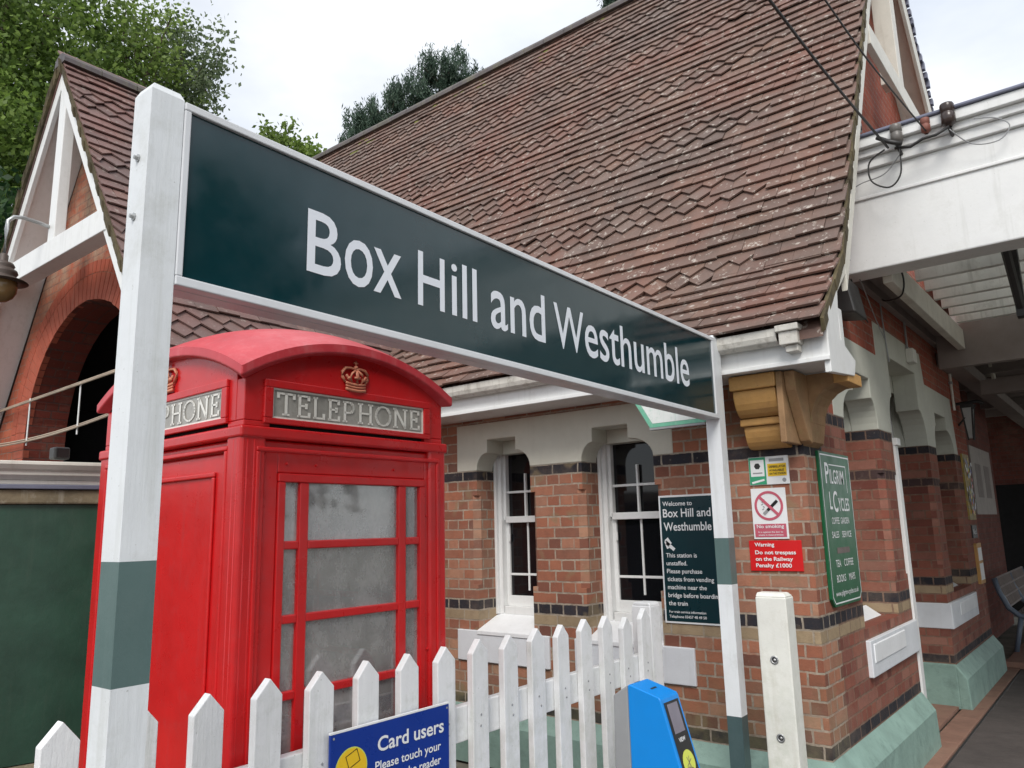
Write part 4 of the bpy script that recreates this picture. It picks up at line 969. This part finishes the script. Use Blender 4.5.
quad(d, (-1.795, ys, .250), U, V, .08, .012, M_signwhite, 12); quad(d, (-1.675, ys, .315), U, V, .115, .075, M_yell); quad(d, (-1.675, ys, .375), U, V, .09, .018, M_grey)
L('DEFIBRILLATOR', -1.722, .328, .013, .02, .10, M_dark); L('AVAILABLE', -1.722, .306, .013, .02, .09, M_dark); L('ON THIS STATION', -1.722, .286, .012, .02, .10, M_dark); disc(d, (-1.635, ys, .252), U, V, .012, M_grey)
d.build('lettering', T)
T, d, ys = plate('no_smoking_sign', 'white no smoking sign with a faded red ring on the corner pier', -1.850, -1.638, -.095, .207, M_signwhite)
cx, cz = -1.744, .102
disc(d, (cx, ys, cz), U, V, .088, M_spink, .073)
quad(d, (cx + .022, ys - .0005, cz - .0), U, V, .085, .018, M_blk, 42); quad(d, (cx - .022, ys - .0005, cz - .04), U, V, .03, .018, M_grey, 42)
for i in range(5): quad(d, (cx - .035 + .006 * math.sin(i * 2), ys - .0005, cz - .02 + i * .014), U, V, .012, .006, M_grey, 30 * (-1) ** i)
quad(d, (cx, ys - .001, cz), U, V, .155, .017, M_spink, -45)
quad(d, (cx, ys, -.045), U, V, .192, .078, M_spink); L('No smoking', cx, -.030, .020, .012, .165, M_signwhite, 'c'); L('It is against the law to', cx, -.058, .009, .01, .15, M_signwhite, 'c'); L('smoke in these premises', cx, -.075, .009, .01, .15, M_signwhite, 'c')
d.build('lettering', T)
T, d, ys = plate('trespass_warning_sign', 'red trespass warning sign below the no smoking sign', -1.886, -1.570, -.282, -.104, M_sred)
for i, t in enumerate(('Warning', 'Do not trespass', 'on the Railway', 'Penalty £1000')): L(t, -1.850, -.138 - i * .038 - (.008 if i else 0), .0215, .02, (.12, .245, .225, .215)[i])
d.build('lettering', T)
# tilted green and white sign under the name board
T = thing('hanging_notice', 'white panel with mottled green border hanging under the eaves behind the name board', 'sign', (-2.2, 4.3, .61))
P = [(-2.342, .607), (-1.968, .607), (-1.90, .66), (-1.90, .85), (-2.486, .85)]
m_ = MB(); m_.prism(P, 'y', 4.30, 4.33, paint('green_border', (.16, .48, .33), .5, .15, dirt=(.5, .6, .5), dscale=25, damt=.6, bump=0)); m_.build('panel', T)
m_ = MB(); m_.add([(-2.322, 4.2985, .632), (-1.99, 4.2985, .632), (-1.93, 4.2985, .67), (-1.93, 4.2985, .83), (-2.44, 4.2985, .83)], [(0, 1, 2, 3, 4)], paint('mottled_white', (.78, .82, .80), .5, .1, dirt=(.3, .55, .42), dscale=25, damt=.6, bump=0)); m_.build('face', T)
m_ = MB(); m_.box(-2.345, -1.97, 4.297, 4.335, .592, .605); m_.build('frame_edge', T, M_grey)
m_ = MB(); m_.tube([(-2.2, 4.315, .85), (-2.2, 4.315, .872)], .006, 6); m_.build('hanger', T, M_grey)
# cycle shop sign
T = thing('cycle_shop_sign', 'tall narrow green cafe and cycle shop board on the corner pier', 'sign', (X0, 5.15, -.5))
y0, y1, z0, z1 = 4.835, 5.46, -.505, .430; cch = .05
P = [(y0, z0 + cch), (y0 + cch, z0), (y1 - cch, z0), (y1, z0 + cch), (y1, z1 - .0), (y0, z1 - .0)]
m_ = MB(); m_.prism(P, 'x', X0 + .001, X0 + .02, M_sgreen); m_.build('board', T, bevel=.002)
d = MB(); xs = X0 + .0215
sh = lambda P_, e: [(y0 + e, z0 + cch + e * .4), (y0 + cch + e * .4, z0 + e), (y1 - cch - e * .4, z0 + e), (y1 - e, z0 + cch + e * .4), (y1 - e, z1 - e), (y0 + e, z1 - e)]
a = sh(P, .016); b = sh(P, .024)
d.add([(xs, p[0], p[1]) for p in a + b], [(i, (i + 1) % 6, 6 + (i + 1) % 6, 6 + i) for i in range(6)], M_signwhite)
def L2(t, y, z, cap, w, bold=.01, align='l', mat=M_signwhite): letter(d, t, (xs, y, z), (0, 1, 0), (0, 0, 1), cap, width=w, mat=mat, bold=bold, align=align)
yc = (y0 + y1) / 2
L2('P', y0 + .09, .235, .125, .075, .012); L2('ILGRIM', y0 + .175, .235, .085, .29, .012); L2('L', y0 + .13, .075, .105, .05, .012); L2('C', y0 + .20, .06, .125, .09, .012); L2('YCLES', y0 + .30, .065, .08, .23, .012)
for aa, bb2, zq, zr in ((y0 + .175, y1 - .10, .348, .355), (y1 - .108, y1 - .10, .18, .348)): d.add([(xs, aa, zq), (xs, bb2, zq), (xs, bb2, zr), (xs, aa, zr)], [(0, 1, 2, 3)], M_signwhite)
L2('COFFEE  GARDEN', yc, -.015, .038, .36, .006, 'c'); L2('SALES    SERVICE', yc, -.10, .038, .40, .006, 'c'); quad(d, (xs, yc, -.178), (0, 1, 0), (0, 0, 1), .26, .035, M_smudge)
L2('TEA    COFFEE', yc, -.275, .042, .36, .006, 'c'); L2('BOOKS    MAPS', yc, -.365, .042, .38, .006, 'c'); L2('www.pilgrim-cycles.co.uk', yc, -.445, .03, .47, .008, 'c')
d.build('lettering', T)
# small mosaic plaque and notice far along the wall
T = thing('mosaic_plaque', 'narrow coloured mosaic plaque high on the last brick pier', 'plaque', (X0, 10.2, .3))
m_ = MB(); m_.box(X0, X0 + .02, 9.95, 10.35, -.02, .72); m_.build('backing', T, paint('plaque_ochre', (.35, .25, .06), .6, .3, dirt=(.1, .3, .4), dscale=14, damt=.9))
m_ = MB(); cl = [M_sred, M_bin, M_lime, M_yell, M_sgreen, M_signwhite, M_lead]
for i in range(60): quad(m_, (X0 + .021, random.uniform(9.99, 10.31), random.uniform(.02, .68)), (0, 1, 0), (0, 0, 1), .05, .04, random.choice(cl), random.uniform(0, 90))
for i, p in enumerate(m_.v): m_.v[i] = (p[0] + .0004 * (i // 4), p[1], p[2])
m_.build('mosaic_pieces', T)
T = thing('number_notice', 'small dark notice with pale lettering below the mosaic plaque', 'sign', (X0, 10.2, -.2)); m_ = MB(); m_.box(X0, X0 + .015, 10.02, 10.32, -.22, -.08); m_.build('plate', T, M_dark)
m_ = MB(); letter(m_, 'No.1', (X0 + .0165, 10.05, -.18), (0, 1, 0), (0, 0, 1), .06, mat=M_signwhite, width=.22); m_.build('lettering', T)
T = thing('noticeboard', 'narrow upright noticeboard with pale papers low on the last pier', 'noticeboard', (X0, 10.2, -.6)); m_ = MB(); m_.box(X0, X0 + .03, 10.05, 10.35, -.72, -.20 - .08); m_.build('frame', T, M_corbel)
m_ = MB(); m_.box(X0 + .03, X0 + .034, 10.09, 10.31, -.68, -.5); m_.box(X0 + .03, X0 + .034, 10.09, 10.31, -.47, -.33); m_.build('papers', T, M_signwhite)

# floodlight on side wall under the verge
T = thing('wall_floodlight', 'large black floodlight fixed to the side wall under the verge, trailing cable', 'light', (-1.44, 5.6, 1.4))
m_ = MB(); m_.hull([(-1.50, 5.42, 1.75), (-1.37, 5.42, 1.66), (-1.37, 5.72, 1.66), (-1.50, 5.72, 1.75)], [(-1.49, 5.42, 1.42), (-1.33, 5.42, 1.40), (-1.33, 5.72, 1.40), (-1.49, 5.72, 1.42)]); m_.build('housing', T, M_dark, bevel=.012)
m_ = MB(); m_.tube([(-1.42, 5.55, 1.75), (-1.38, 5.6, 1.95), (-1.44, 5.7, 2.05), (-1.45, 5.85, 1.80), (-1.44, 5.95, 1.62), (-1.47, 6.1, 1.6), (-1.49, 6.4, 1.55)], .006, 6); m_.build('cable', T, M_dark, smooth=True)
T = thing('junction_box', 'small grey junction box with a conduit on the stone above the doorway', 'junction box', (X0, 8.1, 1.45))
m_ = MB(); m_.box(X0 + .004, X0 + .07, 7.72, 7.86, 1.43, 1.56); m_.build('box', T, M_conc, bevel=.006)
m_ = MB(); m_.tube([(X0 + .02, 7.74, 1.56), (X0 + .02, 7.74, 1.9)], .010, 6); m_.build('conduit', T, M_grey); m_ = MB(); m_.tube([(X0 + .015, 6.98, 1.32), (X0 + .015, 6.93, 1.6), (X0 + .015, 6.9, 1.9)], .006, 6); m_.build('conduit', T, M_grey)
T = thing('wall_pipe', 'slim pale vertical pipe near the end of the side wall', 'pipe', (X0, 9.85, 1.3)); m_ = MB(); m_.tube([(X0 + .02, 9.83, 1.9), (X0 + .02, 9.83, 1.2)], .014, 8); m_.build('pipe_run', T, M_conc); m_ = MB(); m_.box(X0, X0 + .035, 9.81, 9.85, 1.5, 1.53); m_.build('clip', T, M_grey)
T = thing('wall_lantern', 'black framed lantern with frosted glass at the far end of the side wall', 'lamp', (-1.42, 10.2, 1.1))
m_ = MB(); m_.tube([(X0, 10.1, 1.30), (-1.30, 10.15, 1.32), (-1.25, 10.2, 1.30)], .02, 6); m_.tube([(X0, 10.1, 1.05), (-1.32, 10.15, 1.28)], .012, 6); m_.build('bracket', T, M_dark)
m_ = MB(); m_.hull([(-1.46, 10.1, 1.25), (-1.35, 10.1, 1.25), (-1.35, 10.21, 1.25), (-1.46, 10.21, 1.25)], [(-1.43, 10.13, .90), (-1.38, 10.13, .90), (-1.38, 10.18, .90), (-1.43, 10.18, .90)]); m_.build('glass', T, M_galv)
m_ = MB(); m_.box(-1.47, -1.34, 10.09, 10.22, 1.251, 1.29)
for a, b in (((-1.46, 10.1), (-1.43, 10.13)), ((-1.35, 10.1), (-1.38, 10.13)), ((-1.35, 10.21), (-1.38, 10.18))): m_.tube([(a[0], a[1], 1.25), (b[0], b[1], .88)], .010, 5)
m_.build('cage', T, M_dark)

# ------------------------------------------------------------------ platform canopy
CN = thing('platform_canopy', 'white platform canopy with a deep panelled fascia beam and slatted ceiling', 'canopy', (0, 5.75, G))
m_ = MB(); m_.box(-1.505, 4.0, 5.75, 5.98, 1.77, 2.52); m_.build('fascia_beam', CN, M_white, bevel=.01)
m_ = MB(); m_.box(-1.50, 4.0, 5.72, 5.98, 2.521, 2.60); m_.box(-1.50, 4.0, 5.69, 5.98, 2.601, 2.66); m_.box(-1.47, 4.0, 5.65, 5.98, 2.661, 2.735); m_.box(-1.505, 4.0, 5.735, 5.749, 2.30, 2.325); m_.build('cornice_moulding', CN, M_white, bevel=.012, seg=3)
m_ = MB(); m_.box(-1.47, 4.0, 5.63, 6.0, 2.737, 2.762); m_.build('lead_capping', CN, M_lead, bevel=.008)
m_ = MB(); m_.box(-1.26, -1.19, 5.985, 9.0, 1.72, 1.93); m_.build('wall_beam', CN, M_cream, bevel=.006)
m_ = MB(); m_.box(-1.505, -1.261, 5.985, 9.0, 1.90, 1.93); m_.box(-1.505, -1.45, 5.985, 10.5, 1.82, 1.899); m_.build('brown_soffit', CN, M_ceil2)
m_ = MB(); m_.box(-1.19, 4.0, 5.985, 9.0, 2.06, 2.065); m_.build('glazed_ceiling', CN, M_transl)
y = 6.10
while y < 8.95:
    m_ = MB(); m_.box(-1.19, 4.0, y, y + .06, 1.93, 2.059); m_.build('joist', CN, M_ceil, bevel=.004); y += .36
m_ = MB(); m_.box(-1.45, 4.0, 9.001, 9.10, 1.55, 2.1); m_.build('cross_beam', CN, M_ceil2)
m_ = MB(); m_.box(-3.2, 4.0, 9.101, 20, 1.90, 1.95)
for yy in (10.0, 11.1, 12.3, 13.5, 14.7, 16): m_.box(-3.2, 4.0, yy, yy + .1, 1.78, 1.899)
m_.build('dark_ceiling', CN, M_ceil2)
m_ = MB(); m_.box(-1.5, -1.3, 9.2, 19, 1.62, 1.75); m_.box(-1.3, 4.0, 10.6, 10.72, 1.45, 1.62); m_.build('valance', CN, M_ceil2)
m_ = MB(); m_.box(-.52, -.46, 6.6, 6.7, 1.45, 2.0); m_.tube([(-.49, 6.65, 1.5), (-.49, 6.0, 1.9)], .03, 6); m_.build('iron_bracket', CN, M_dark)
for yy in (6.3, 9.05, 13.0, 18.0):
    m_ = MB(); m_.tube([(2.6, yy, G), (2.6, yy, 1.9)], .07, 12); m_.build('column', CN, M_cream)
m_ = MB(); m_.box(-1.49, 4.0, 9.05, 20, 2.62, 2.66); m_.build('canopy_roof', CN, M_lead)
# power cable bracket with ceramic insulators
T = thing('insulator_bracket', 'iron cable bracket with three brown ceramic insulators on the canopy fascia', 'bracket', (-.85, 5.6, 2.6))
def insul(x, z, s, mat=M_insul, yy=5.62):
    m = MB(); m.lathe([(0, .10 * s), (.045 * s, .098 * s), (.05 * s, .085 * s), (.05 * s, .035 * s), (.044 * s, .028 * s), (.044 * s, .02 * s), (.05 * s, .012 * s), (.05 * s, -.06 * s), (.035 * s, -.068 * s), (.02 * s, -.09 * s)], (x, yy, z), 16); m.build('insulator', T, mat, smooth=True)
insul(-.985, 2.66, .8, paint('grey_ceramic', (.13, .12, .11), .35, .3)); insul(-.66, 2.685, .9); insul(-.80, 2.66, .6, paint('rusty_red', (.2, .07, .05), .6, .2))
m_ = MB(); m_.tube([(-1.0, 5.60, 2.56), (-.90, 5.58, 2.53), (-.82, 5.58, 2.56), (-.74, 5.58, 2.56), (-.66, 5.60, 2.60)], .011, 8); m_.tube([(-1.10, 5.56, 2.66), (-1.02, 5.56, 2.60), (-.95, 5.56, 2.56)], .016, 8); m_.tube([(-.985, 5.62, 2.58), (-.985, 5.75, 2.55)], .012, 6); m_.tube([(-.66, 5.62, 2.6), (-.66, 5.75, 2.58)], .012, 6); m_.build('iron_arm', T, M_dark, smooth=True)
T = thing('gable_insulator', 'dark ceramic insulator standing on the gable brickwork above the canopy', 'insulator', (-1.38, 5.9, 2.9))
m_ = MB(); m_.lathe([(0, .10), (.05, .10), (.06, .07), (.06, .02), (.045, 0), (.06, -.02), (.06, -.08), (.02, -.09), (.02, -.2)], (-1.32, 5.9, 3.0), 16); m_.build('body', T, M_insul, smooth=True)
def cable(name, label, pts, r, mat=M_dark, cat='cable'):
    m = MB(); P = [Vector(p) for p in pts]; out = []
    for i in range(len(P) - 1):
        p0 = P[max(i - 1, 0)]; p1 = P[i]; p2 = P[i + 1]; p3 = P[min(i + 2, len(P) - 1)]
        for k in range(6):
            t = k / 6; out.append(.5 * ((2 * p1) + (p2 - p0) * t + (2 * p0 - 5 * p1 + 4 * p2 - p3) * t * t + (3 * p1 - p0 - 3 * p2 + p3) * t ** 3))
    out.append(P[-1]); m.tube(out, r, 6); o = m.build(name, None, mat, smooth=True, off=pts[0]); return tag(o, label, cat)
cable('overhead_cable', 'thick black overhead cable crossing the roof down to the insulator bracket', [(-1.78, -14, 3.6), (-1.20, 1.2, 2.68), (-1.13, 3.15, 2.62), (-1.10, 4.4, 2.60), (-1.04, 5.58, 2.57)], .009)
cable('overhead_cable', 'thinner overhead cable nearer the gable running to the small red insulator', [(-1.55, -14, 3.7), (-1.03, 1.2, 2.72), (-.93, 3.45, 2.66), (-.89, 4.5, 2.65), (-.80, 5.60, 2.62)], .0055)
cable('looped_wire', 'slack loop of black wire hanging below the insulator bracket', [(-1.06, 5.57, 2.56), (-1.17, 5.58, 2.50), (-1.17, 5.58, 2.36), (-1.06, 5.58, 2.28), (-.98, 5.58, 2.36), (-.97, 5.58, 2.55)], .006)
cable('thin_wire', 'thin grey wire curling right of the insulators over the fascia', [(-.66, 5.60, 2.58), (-.55, 5.66, 2.46), (-.40, 5.68, 2.44), (-.33, 5.68, 2.52), (-.40, 5.68, 2.60), (-.52, 5.66, 2.63)], .004, M_grey)
cable('thin_wire', 'thin grey wire drooping left from the bracket to the roof verge', [(-.98, 5.6, 2.5), (-1.1, 5.66, 2.42), (-1.28, 5.68, 2.40), (-1.40, 5.66, 2.30), (-1.44, 5.62, 2.1)], .004, M_grey)
cable('thin_wire', 'thin pale wire hanging over the side wall below the fascia beam', [(-1.44, 5.62, 2.0), (-1.40, 5.9, 1.78), (-1.46, 6.5, 1.62), (-1.49, 6.9, 1.5)], .004, M_grey)
cable('ceiling_cable', 'black cable draped over the cream wall beam under the canopy', [(-1.25, 6.0, 1.95), (-1.17, 6.2, 1.85), (-1.20, 6.3, 1.70), (-1.35, 6.5, 1.72), (-1.48, 6.9, 1.85)], .007)

# recess beyond the station wall
FB = thing('far_station_wing', 'shadowed dark brick wing of the station under the far canopy', 'building', (-1.9, 13, G))
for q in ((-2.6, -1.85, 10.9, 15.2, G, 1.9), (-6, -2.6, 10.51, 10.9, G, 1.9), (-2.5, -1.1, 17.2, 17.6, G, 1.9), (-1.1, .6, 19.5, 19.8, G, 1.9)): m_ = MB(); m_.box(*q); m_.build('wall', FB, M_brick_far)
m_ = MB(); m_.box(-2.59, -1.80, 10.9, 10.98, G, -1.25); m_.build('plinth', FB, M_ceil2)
m_ = MB(); m_.box(-2.4, -1.3, 17.12, 17.19, G, .6); m_.build('dark_doorway', FB, M_void)
T = thing('pale_poster', 'large pale poster on the dark brick wall under the canopy', 'poster', (-1.84, 13.6, .1)); m_ = MB(); m_.box(-1.849, -1.83, 12.9, 14.8, .05, 1.05); m_.build('sheet', T, M_poster)
for a in (13.2, 14.0): m_ = MB(); m_.box(-1.829, -1.827, a, a + .5, .3, .8); m_.build('print', T, M_ceil2)
T = thing('meter_cupboard', 'grey metal meter cupboard on the dark wall left of the bench', 'cupboard', (-1.8, 11.3, -.5)); m_ = MB(); m_.box(-1.849, -1.68, 11.1, 11.5, -.35, .02); m_.build('box', T, M_grey, bevel=.01); m_ = MB(); m_.box(-1.679, -1.675, 11.28, 11.31, -.2, -.14); m_.build('latch', T, M_dark)
T = thing('switch_box', 'small pale switch box below the meter cupboard', 'box', (-1.8, 11.3, -.8)); m_ = MB(); m_.box(-1.849, -1.72, 11.15, 11.42, -.72, -.48); m_.build('box', T, M_cream, bevel=.01); m_ = MB(); m_.tube([(-1.83, 11.28, -.72), (-1.83, 11.28, G)], .02, 6); m_.build('pipe', T, M_dark)
# bench
T = thing('platform_bench', 'metal bench with a lattice back and curved blue grey ends under the canopy', 'bench', (-1.2, 12.3, G))
for yy in (12.0, 13.4, 14.8):
    m_ = MB(); m_.tube([(-1.62, yy, -.78), (-1.58, yy, -.95), (-1.50, yy, -1.15), (-1.38, yy, -1.25), (-1.10, yy, -1.27), (-1.02, yy, -1.24)], .035, 8); m_.tube([(-1.38, yy, -1.27), (-1.48, yy, G)], .03, 8); m_.tube([(-1.12, yy, -1.28), (-1.05, yy, G)], .03, 8); m_.build('end_frame', T, M_benchblue, smooth=True)
m_ = MB()
for i in range(21):
    yy = 12.0 + i * .14; m_.tube([(-1.60, yy, -.78), (-1.50, yy, -1.14)], .014, 5)
for t in (0, .33, .66, 1): m_.tube([(-1.60 + .1 * t, 12.0, -.78 - .36 * t), (-1.60 + .1 * t, 14.8, -.78 - .36 * t)], .014, 5)
m_.build('lattice_back', T, M_ceil2)
m_ = MB()
for i in range(6): m_.box(-1.46 + i * .075, -1.41 + i * .075, 12.0, 14.8, -1.26, -1.235)
m_.build('slatted_seat', T, M_ceil2)
# platform edge step beyond
m_ = MB(); m_.box(-1.83, -1.1, 10.75, 10.95, G, G + .07); tag(m_.build('low_step', mat=M_kerb), 'low red brick step past the end of the side wall', 'step')
# ------------------------------------------------------------------ trees
rng = np.random.default_rng(5)
def leaves(name, parent, centers, per, spread, size, mat, off, long=1.6, cone=None):
    n = len(centers) * per
    c = np.repeat(np.array(centers), per, axis=0) + rng.normal(0, 1, (n, 3)) * np.array(spread)
    a = rng.normal(0, 1, (n, 3)); a /= np.linalg.norm(a, axis=1)[:, None]
    if cone is not None: a = a * (1 - cone) + np.array([0, 0, 1.]) * cone; a /= np.linalg.norm(a, axis=1)[:, None]
    b = np.cross(a, rng.normal(0, 1, (n, 3))); b /= np.linalg.norm(b, axis=1)[:, None]
    s = size * rng.uniform(.6, 1.3, (n, 1))
    v = np.empty((n, 4, 3)); v[:, 0] = c - a * s * long / 2; v[:, 1] = c + b * s / 2; v[:, 2] = c + a * s * long / 2; v[:, 3] = c - b * s / 2
    v = v.reshape(-1, 3) - np.array(off)
    me = bpy.data.meshes.new(name); me.vertices.add(4 * n); me.vertices.foreach_set('co', v.ravel()); me.loops.add(4 * n); me.loops.foreach_set('vertex_index', np.arange(4 * n))
    me.polygons.add(n); me.polygons.foreach_set('loop_start', np.arange(0, 4 * n, 4)); me.polygons.foreach_set('loop_total', np.full(n, 4)); me.materials.append(mat); me.update(); me.validate()
    o = bpy.data.objects.new(name, me); COL.objects.link(o); o.parent = parent; return o
def tree(name, label, base, top, crown_c, crown_r, nclump, per, spread, size, mat, nlimb=9, trunk=.22, long=1.6, cone=None, lobes=None, hollow=.35):
    T = thing(name, label, 'tree', base); b = Vector(base); cc = Vector(crown_c)
    t = MB(); tp = Vector((cc.x, cc.y, cc.z + crown_r[2] * .6)); pts = [b.lerp(tp, i / 8) + Vector((random.uniform(-.15, .15), random.uniform(-.15, .15), 0)) * (i > 0) for i in range(9)]
    t.tube(pts, [trunk * (1 - .1 * i) for i in range(9)], 8)
    cl = []
    lob = lobes or [(0, 0, 0, 1)]
    while len(cl) < nclump:
        lx, ly, lz, lr = random.choice(lob)
        d = Vector((random.gauss(0, 1), random.gauss(0, 1), random.gauss(0, 1))).normalized(); r = random.uniform(hollow, 1) ** .6 * lr
        cl.append((cc.x + (lx + d.x * r) * crown_r[0], cc.y + (ly + d.y * r) * crown_r[1], cc.z + (lz + d.z * r) * crown_r[2]))
    for i in range(nlimb):
        q = Vector(random.choice(cl)); s = pts[random.randint(3, 7)]; mid = s.lerp(q, .5) + Vector((0, 0, .4)); t.tube([s, mid, q], [trunk * .35, trunk * .22, trunk * .06], 5)
    for q in random.sample(cl, min(60, len(cl))):
        q = Vector(q); s = pts[random.randint(4, 8)]; t.tube([q.lerp(s, .35), q], [trunk * .07, trunk * .02], 4)
    t.build('trunk', T, M_bark)
    leaves('crown', T, cl, per, spread, size, mat, base, long, cone)
lobesA = [(0, 0, 0, .8), (-.4, .1, -.3, .6), (.3, .2, .35, .55), (.45, -.1, -.35, .5), (-.3, 0, .5, .5)]
gy = G
tree('broadleaf_tree', 'large leafy green tree filling the upper left corner behind the porch', (-20.5, 4.6, gy), None, (-20.3, 5.4, 9.2), (4.2, 3.4, 6.6), 330, 190, (.40, .40, .34), .088, L_green, lobes=lobesA, trunk=.4, nlimb=18)
tree('dark_shrub_tree', 'dark low tree behind the left slope of the porch roof', (-16.8, 4.2, gy), None, (-16.8, 4.2, 3.4), (3.0, 2.4, 3.4), 170, 150, (.32, .32, .28), .105, L_dark, lobes=lobesA, trunk=.25)
tree('bright_leaf_tree', 'fresh green tree between the big tree and the pale one', (-19.4, 8.0, gy), None, (-19.4, 8.0, 10.3), (2.3, 1.9, 4.4), 130, 150, (.30, .30, .26), .082, L_bright, lobes=lobesA, trunk=.3)
tree('pale_leaf_tree', 'airy pale green tree with sky showing through, above the left end of the name board', (-18.9, 9.3, gy), None, (-18.8, 9.3, 11.3), (1.5, 1.3, 3.0), 105, 60, (.26, .26, .24), .09, L_pale, lobes=lobesA, trunk=.2, nlimb=14)
tree('young_broadleaf_tree', 'top of a small bright tree peeping over the name board between two gaps of sky', (-17.5, 11.6, gy), None, (-17.4, 11.7, 10.25), (1.05, .95, 1.5), 70, 60, (.14, .14, .14), .10, L_bright, lobes=[(0, 0, 0, .7), (.6, .3, -.1, .4), (-.6, -.2, .3, .45)], trunk=.12)
def pine(label, base, lobes, dens):
    T = thing('pine_tree', label, 'tree', base); t = MB(); zt4 = max(l[2] for l in lobes); b = Vector(base)
    top = Vector((lobes[0][0], lobes[0][1], zt4)); t.tube([b, b.lerp(top, .5), top], [.3, .2, .08], 8); tufts = []
    for (x, y, z, r) in lobes:
        for i in range(int(dens * r * r)):
            d = Vector((random.gauss(0, 1), random.gauss(0, 1), random.gauss(0, .8))).normalized() * r * random.uniform(.35, 1.0)
            q = Vector((x, y, z)) + d; tufts.append(tuple(q)); 
            if i % 5 == 0: t.tube([b.lerp(top, random.uniform(.6, .95)), Vector((x, y, z - r * .4)), q], [.06, .04, .015], 4)
    t.build('trunk', T, M_bark)
    leaves('crown', T, tufts, 80, (.085, .085, .20), .045, L_pine, base, 5.0, .55)
pine('dark scots pine rising above the middle of the roof ridge', (-20.8, 20.2, gy), [(-20.1, 20.85, 18.5, 1.25), (-19.3, 21.7, 17.7, 1.2), (-20.9, 19.9, 17.3, 1.0), (-18.5, 22.3, 17.3, .9), (-22.1, 18.8, 16.0, .9), (-22.35, 18.4, 16.2, .55), (-22.3, 18.5, 15.2, .9), (-21.3, 19.6, 15.6, 1.2), (-20.0, 21.0, 16.6, 1.5), (-21.6, 19.3, 16.6, 1.1)], 50)
pine('tip of a distant pine just above the upper roof ridge', (-14.2, 25.2, gy), [(-14.2, 25.2, 21.6, .7), (-13.8, 25.4, 21.0, .8)], 60)
# trees across the track behind the viewer: they darken the reflections as on the real platform
for i, (x, y, s_) in enumerate(((13, 3, 1.0), (14, 11, 1.15), (13.5, 20, 1.1))):
    tree('trackside_tree', ('leafy tree across the track opposite the kiosk', 'tall leafy tree across the track opposite the canopy', 'leafy tree across the track beyond the canopy')[i], (x, y, gy), None, (x, y, 4.2 * s_), (3.2, 3.8, 3.6 * s_), 110, 60, (.5, .5, .45), .3, L_dark, lobes=lobesA, trunk=.3)

# ------------------------------------------------------------------ camera, light, world
cam = bpy.data.cameras.new('camera'); co = bpy.data.objects.new('camera', cam); COL.objects.link(co); sc.camera = co
f_, yw_, pt_, ro_ = 767.463, 38.745, 10.697, -1.3655
cam.sensor_width = 36; cam.lens = 36 * f_ / 1024; cam.clip_start = .05; cam.clip_end = 800
cy, sy, cp, sp_ = math.cos(R(yw_)), math.sin(R(yw_)), math.cos(R(pt_)), math.sin(R(pt_)); cr_, sr_ = math.cos(R(ro_)), math.sin(R(ro_))
Fw = Vector((-sy * cp, cy * cp, sp_)); Rt = Vector((cy, sy, 0)); Up = Rt.cross(Fw); R2 = cr_ * Rt + sr_ * Up; U2 = -sr_ * Rt + cr_ * Up
co.matrix_world = Matrix(((R2.x, U2.x, -Fw.x, 0), (R2.y, U2.y, -Fw.y, 0), (R2.z, U2.z, -Fw.z, 0), (0, 0, 0, 1)))
EL, AZ = 52, -35   # sun elevation, and azimuth of the sun measured from +Y towards +X (behind the viewer, right)
EL, AZ = 46, 150
wd = bpy.data.worlds.new('World'); sc.world = wd; wd.use_nodes = True; nt = wd.node_tree; nt.nodes.clear(); n = N(nt)
ow = n.node('OutputWorld'); bg = n.node('Background'); sky = n.node('TexSky'); sky.sky_type = 'NISHITA'; sky.sun_disc = False
sky.sun_elevation = R(EL); sky.sun_rotation = R(AZ); sky.air_density = 1.0; sky.dust_density = 2.0
tc = n.node('TexCoord'); mp = n.node('Mapping'); n.link(tc.outputs['Generated'], mp.inputs[0]); mp.inputs['Scale'].default_value = (1, 1, 2.2)
fc = n.noise(1.7, 6, .55, mp.outputs[0]); fac = n.math('ADD', n.math('MULTIPLY', n.step(fc, .30, .62), .45), .52, clamp=True)
cl_ = n.ramp(n.noise(3.1, 5, .5, mp.outputs[0]), [(.3, (5.5, 5.85, 6.35)), (.7, (7.0, 7.1, 7.2))])
n.link(n.mix(fac, sky.outputs[0], cl_), bg.inputs[0]); bg.inputs[1].default_value = .11; n.link(bg.outputs[0], ow.inputs[0])
su = bpy.data.lights.new('sun', 'SUN'); su.energy = 1.5; su.angle = R(24); su.color = (1, .96, .9); so_ = bpy.data.objects.new('sun', su); COL.objects.link(so_)
d_ = Vector((math.sin(R(AZ)) * math.cos(R(EL)), math.cos(R(AZ)) * math.cos(R(EL)), math.sin(R(EL)))); so_.rotation_euler = d_.to_track_quat('Z', 'Y').to_euler()
vs_ = sc.view_settings; vs_.view_transform = 'Standard'; vs_.look = 'None'; vs_.exposure = .68; vs_.gamma = 1.; vs_.use_curve_mapping = False
sc.render.engine = 'CYCLES'; sc.cycles.use_denoising = True; sc.cycles.max_bounces = 8; sc.cycles.transparent_max_bounces = 12
for o in bpy.data.objects:
    if '_o' in o: del o['_o']
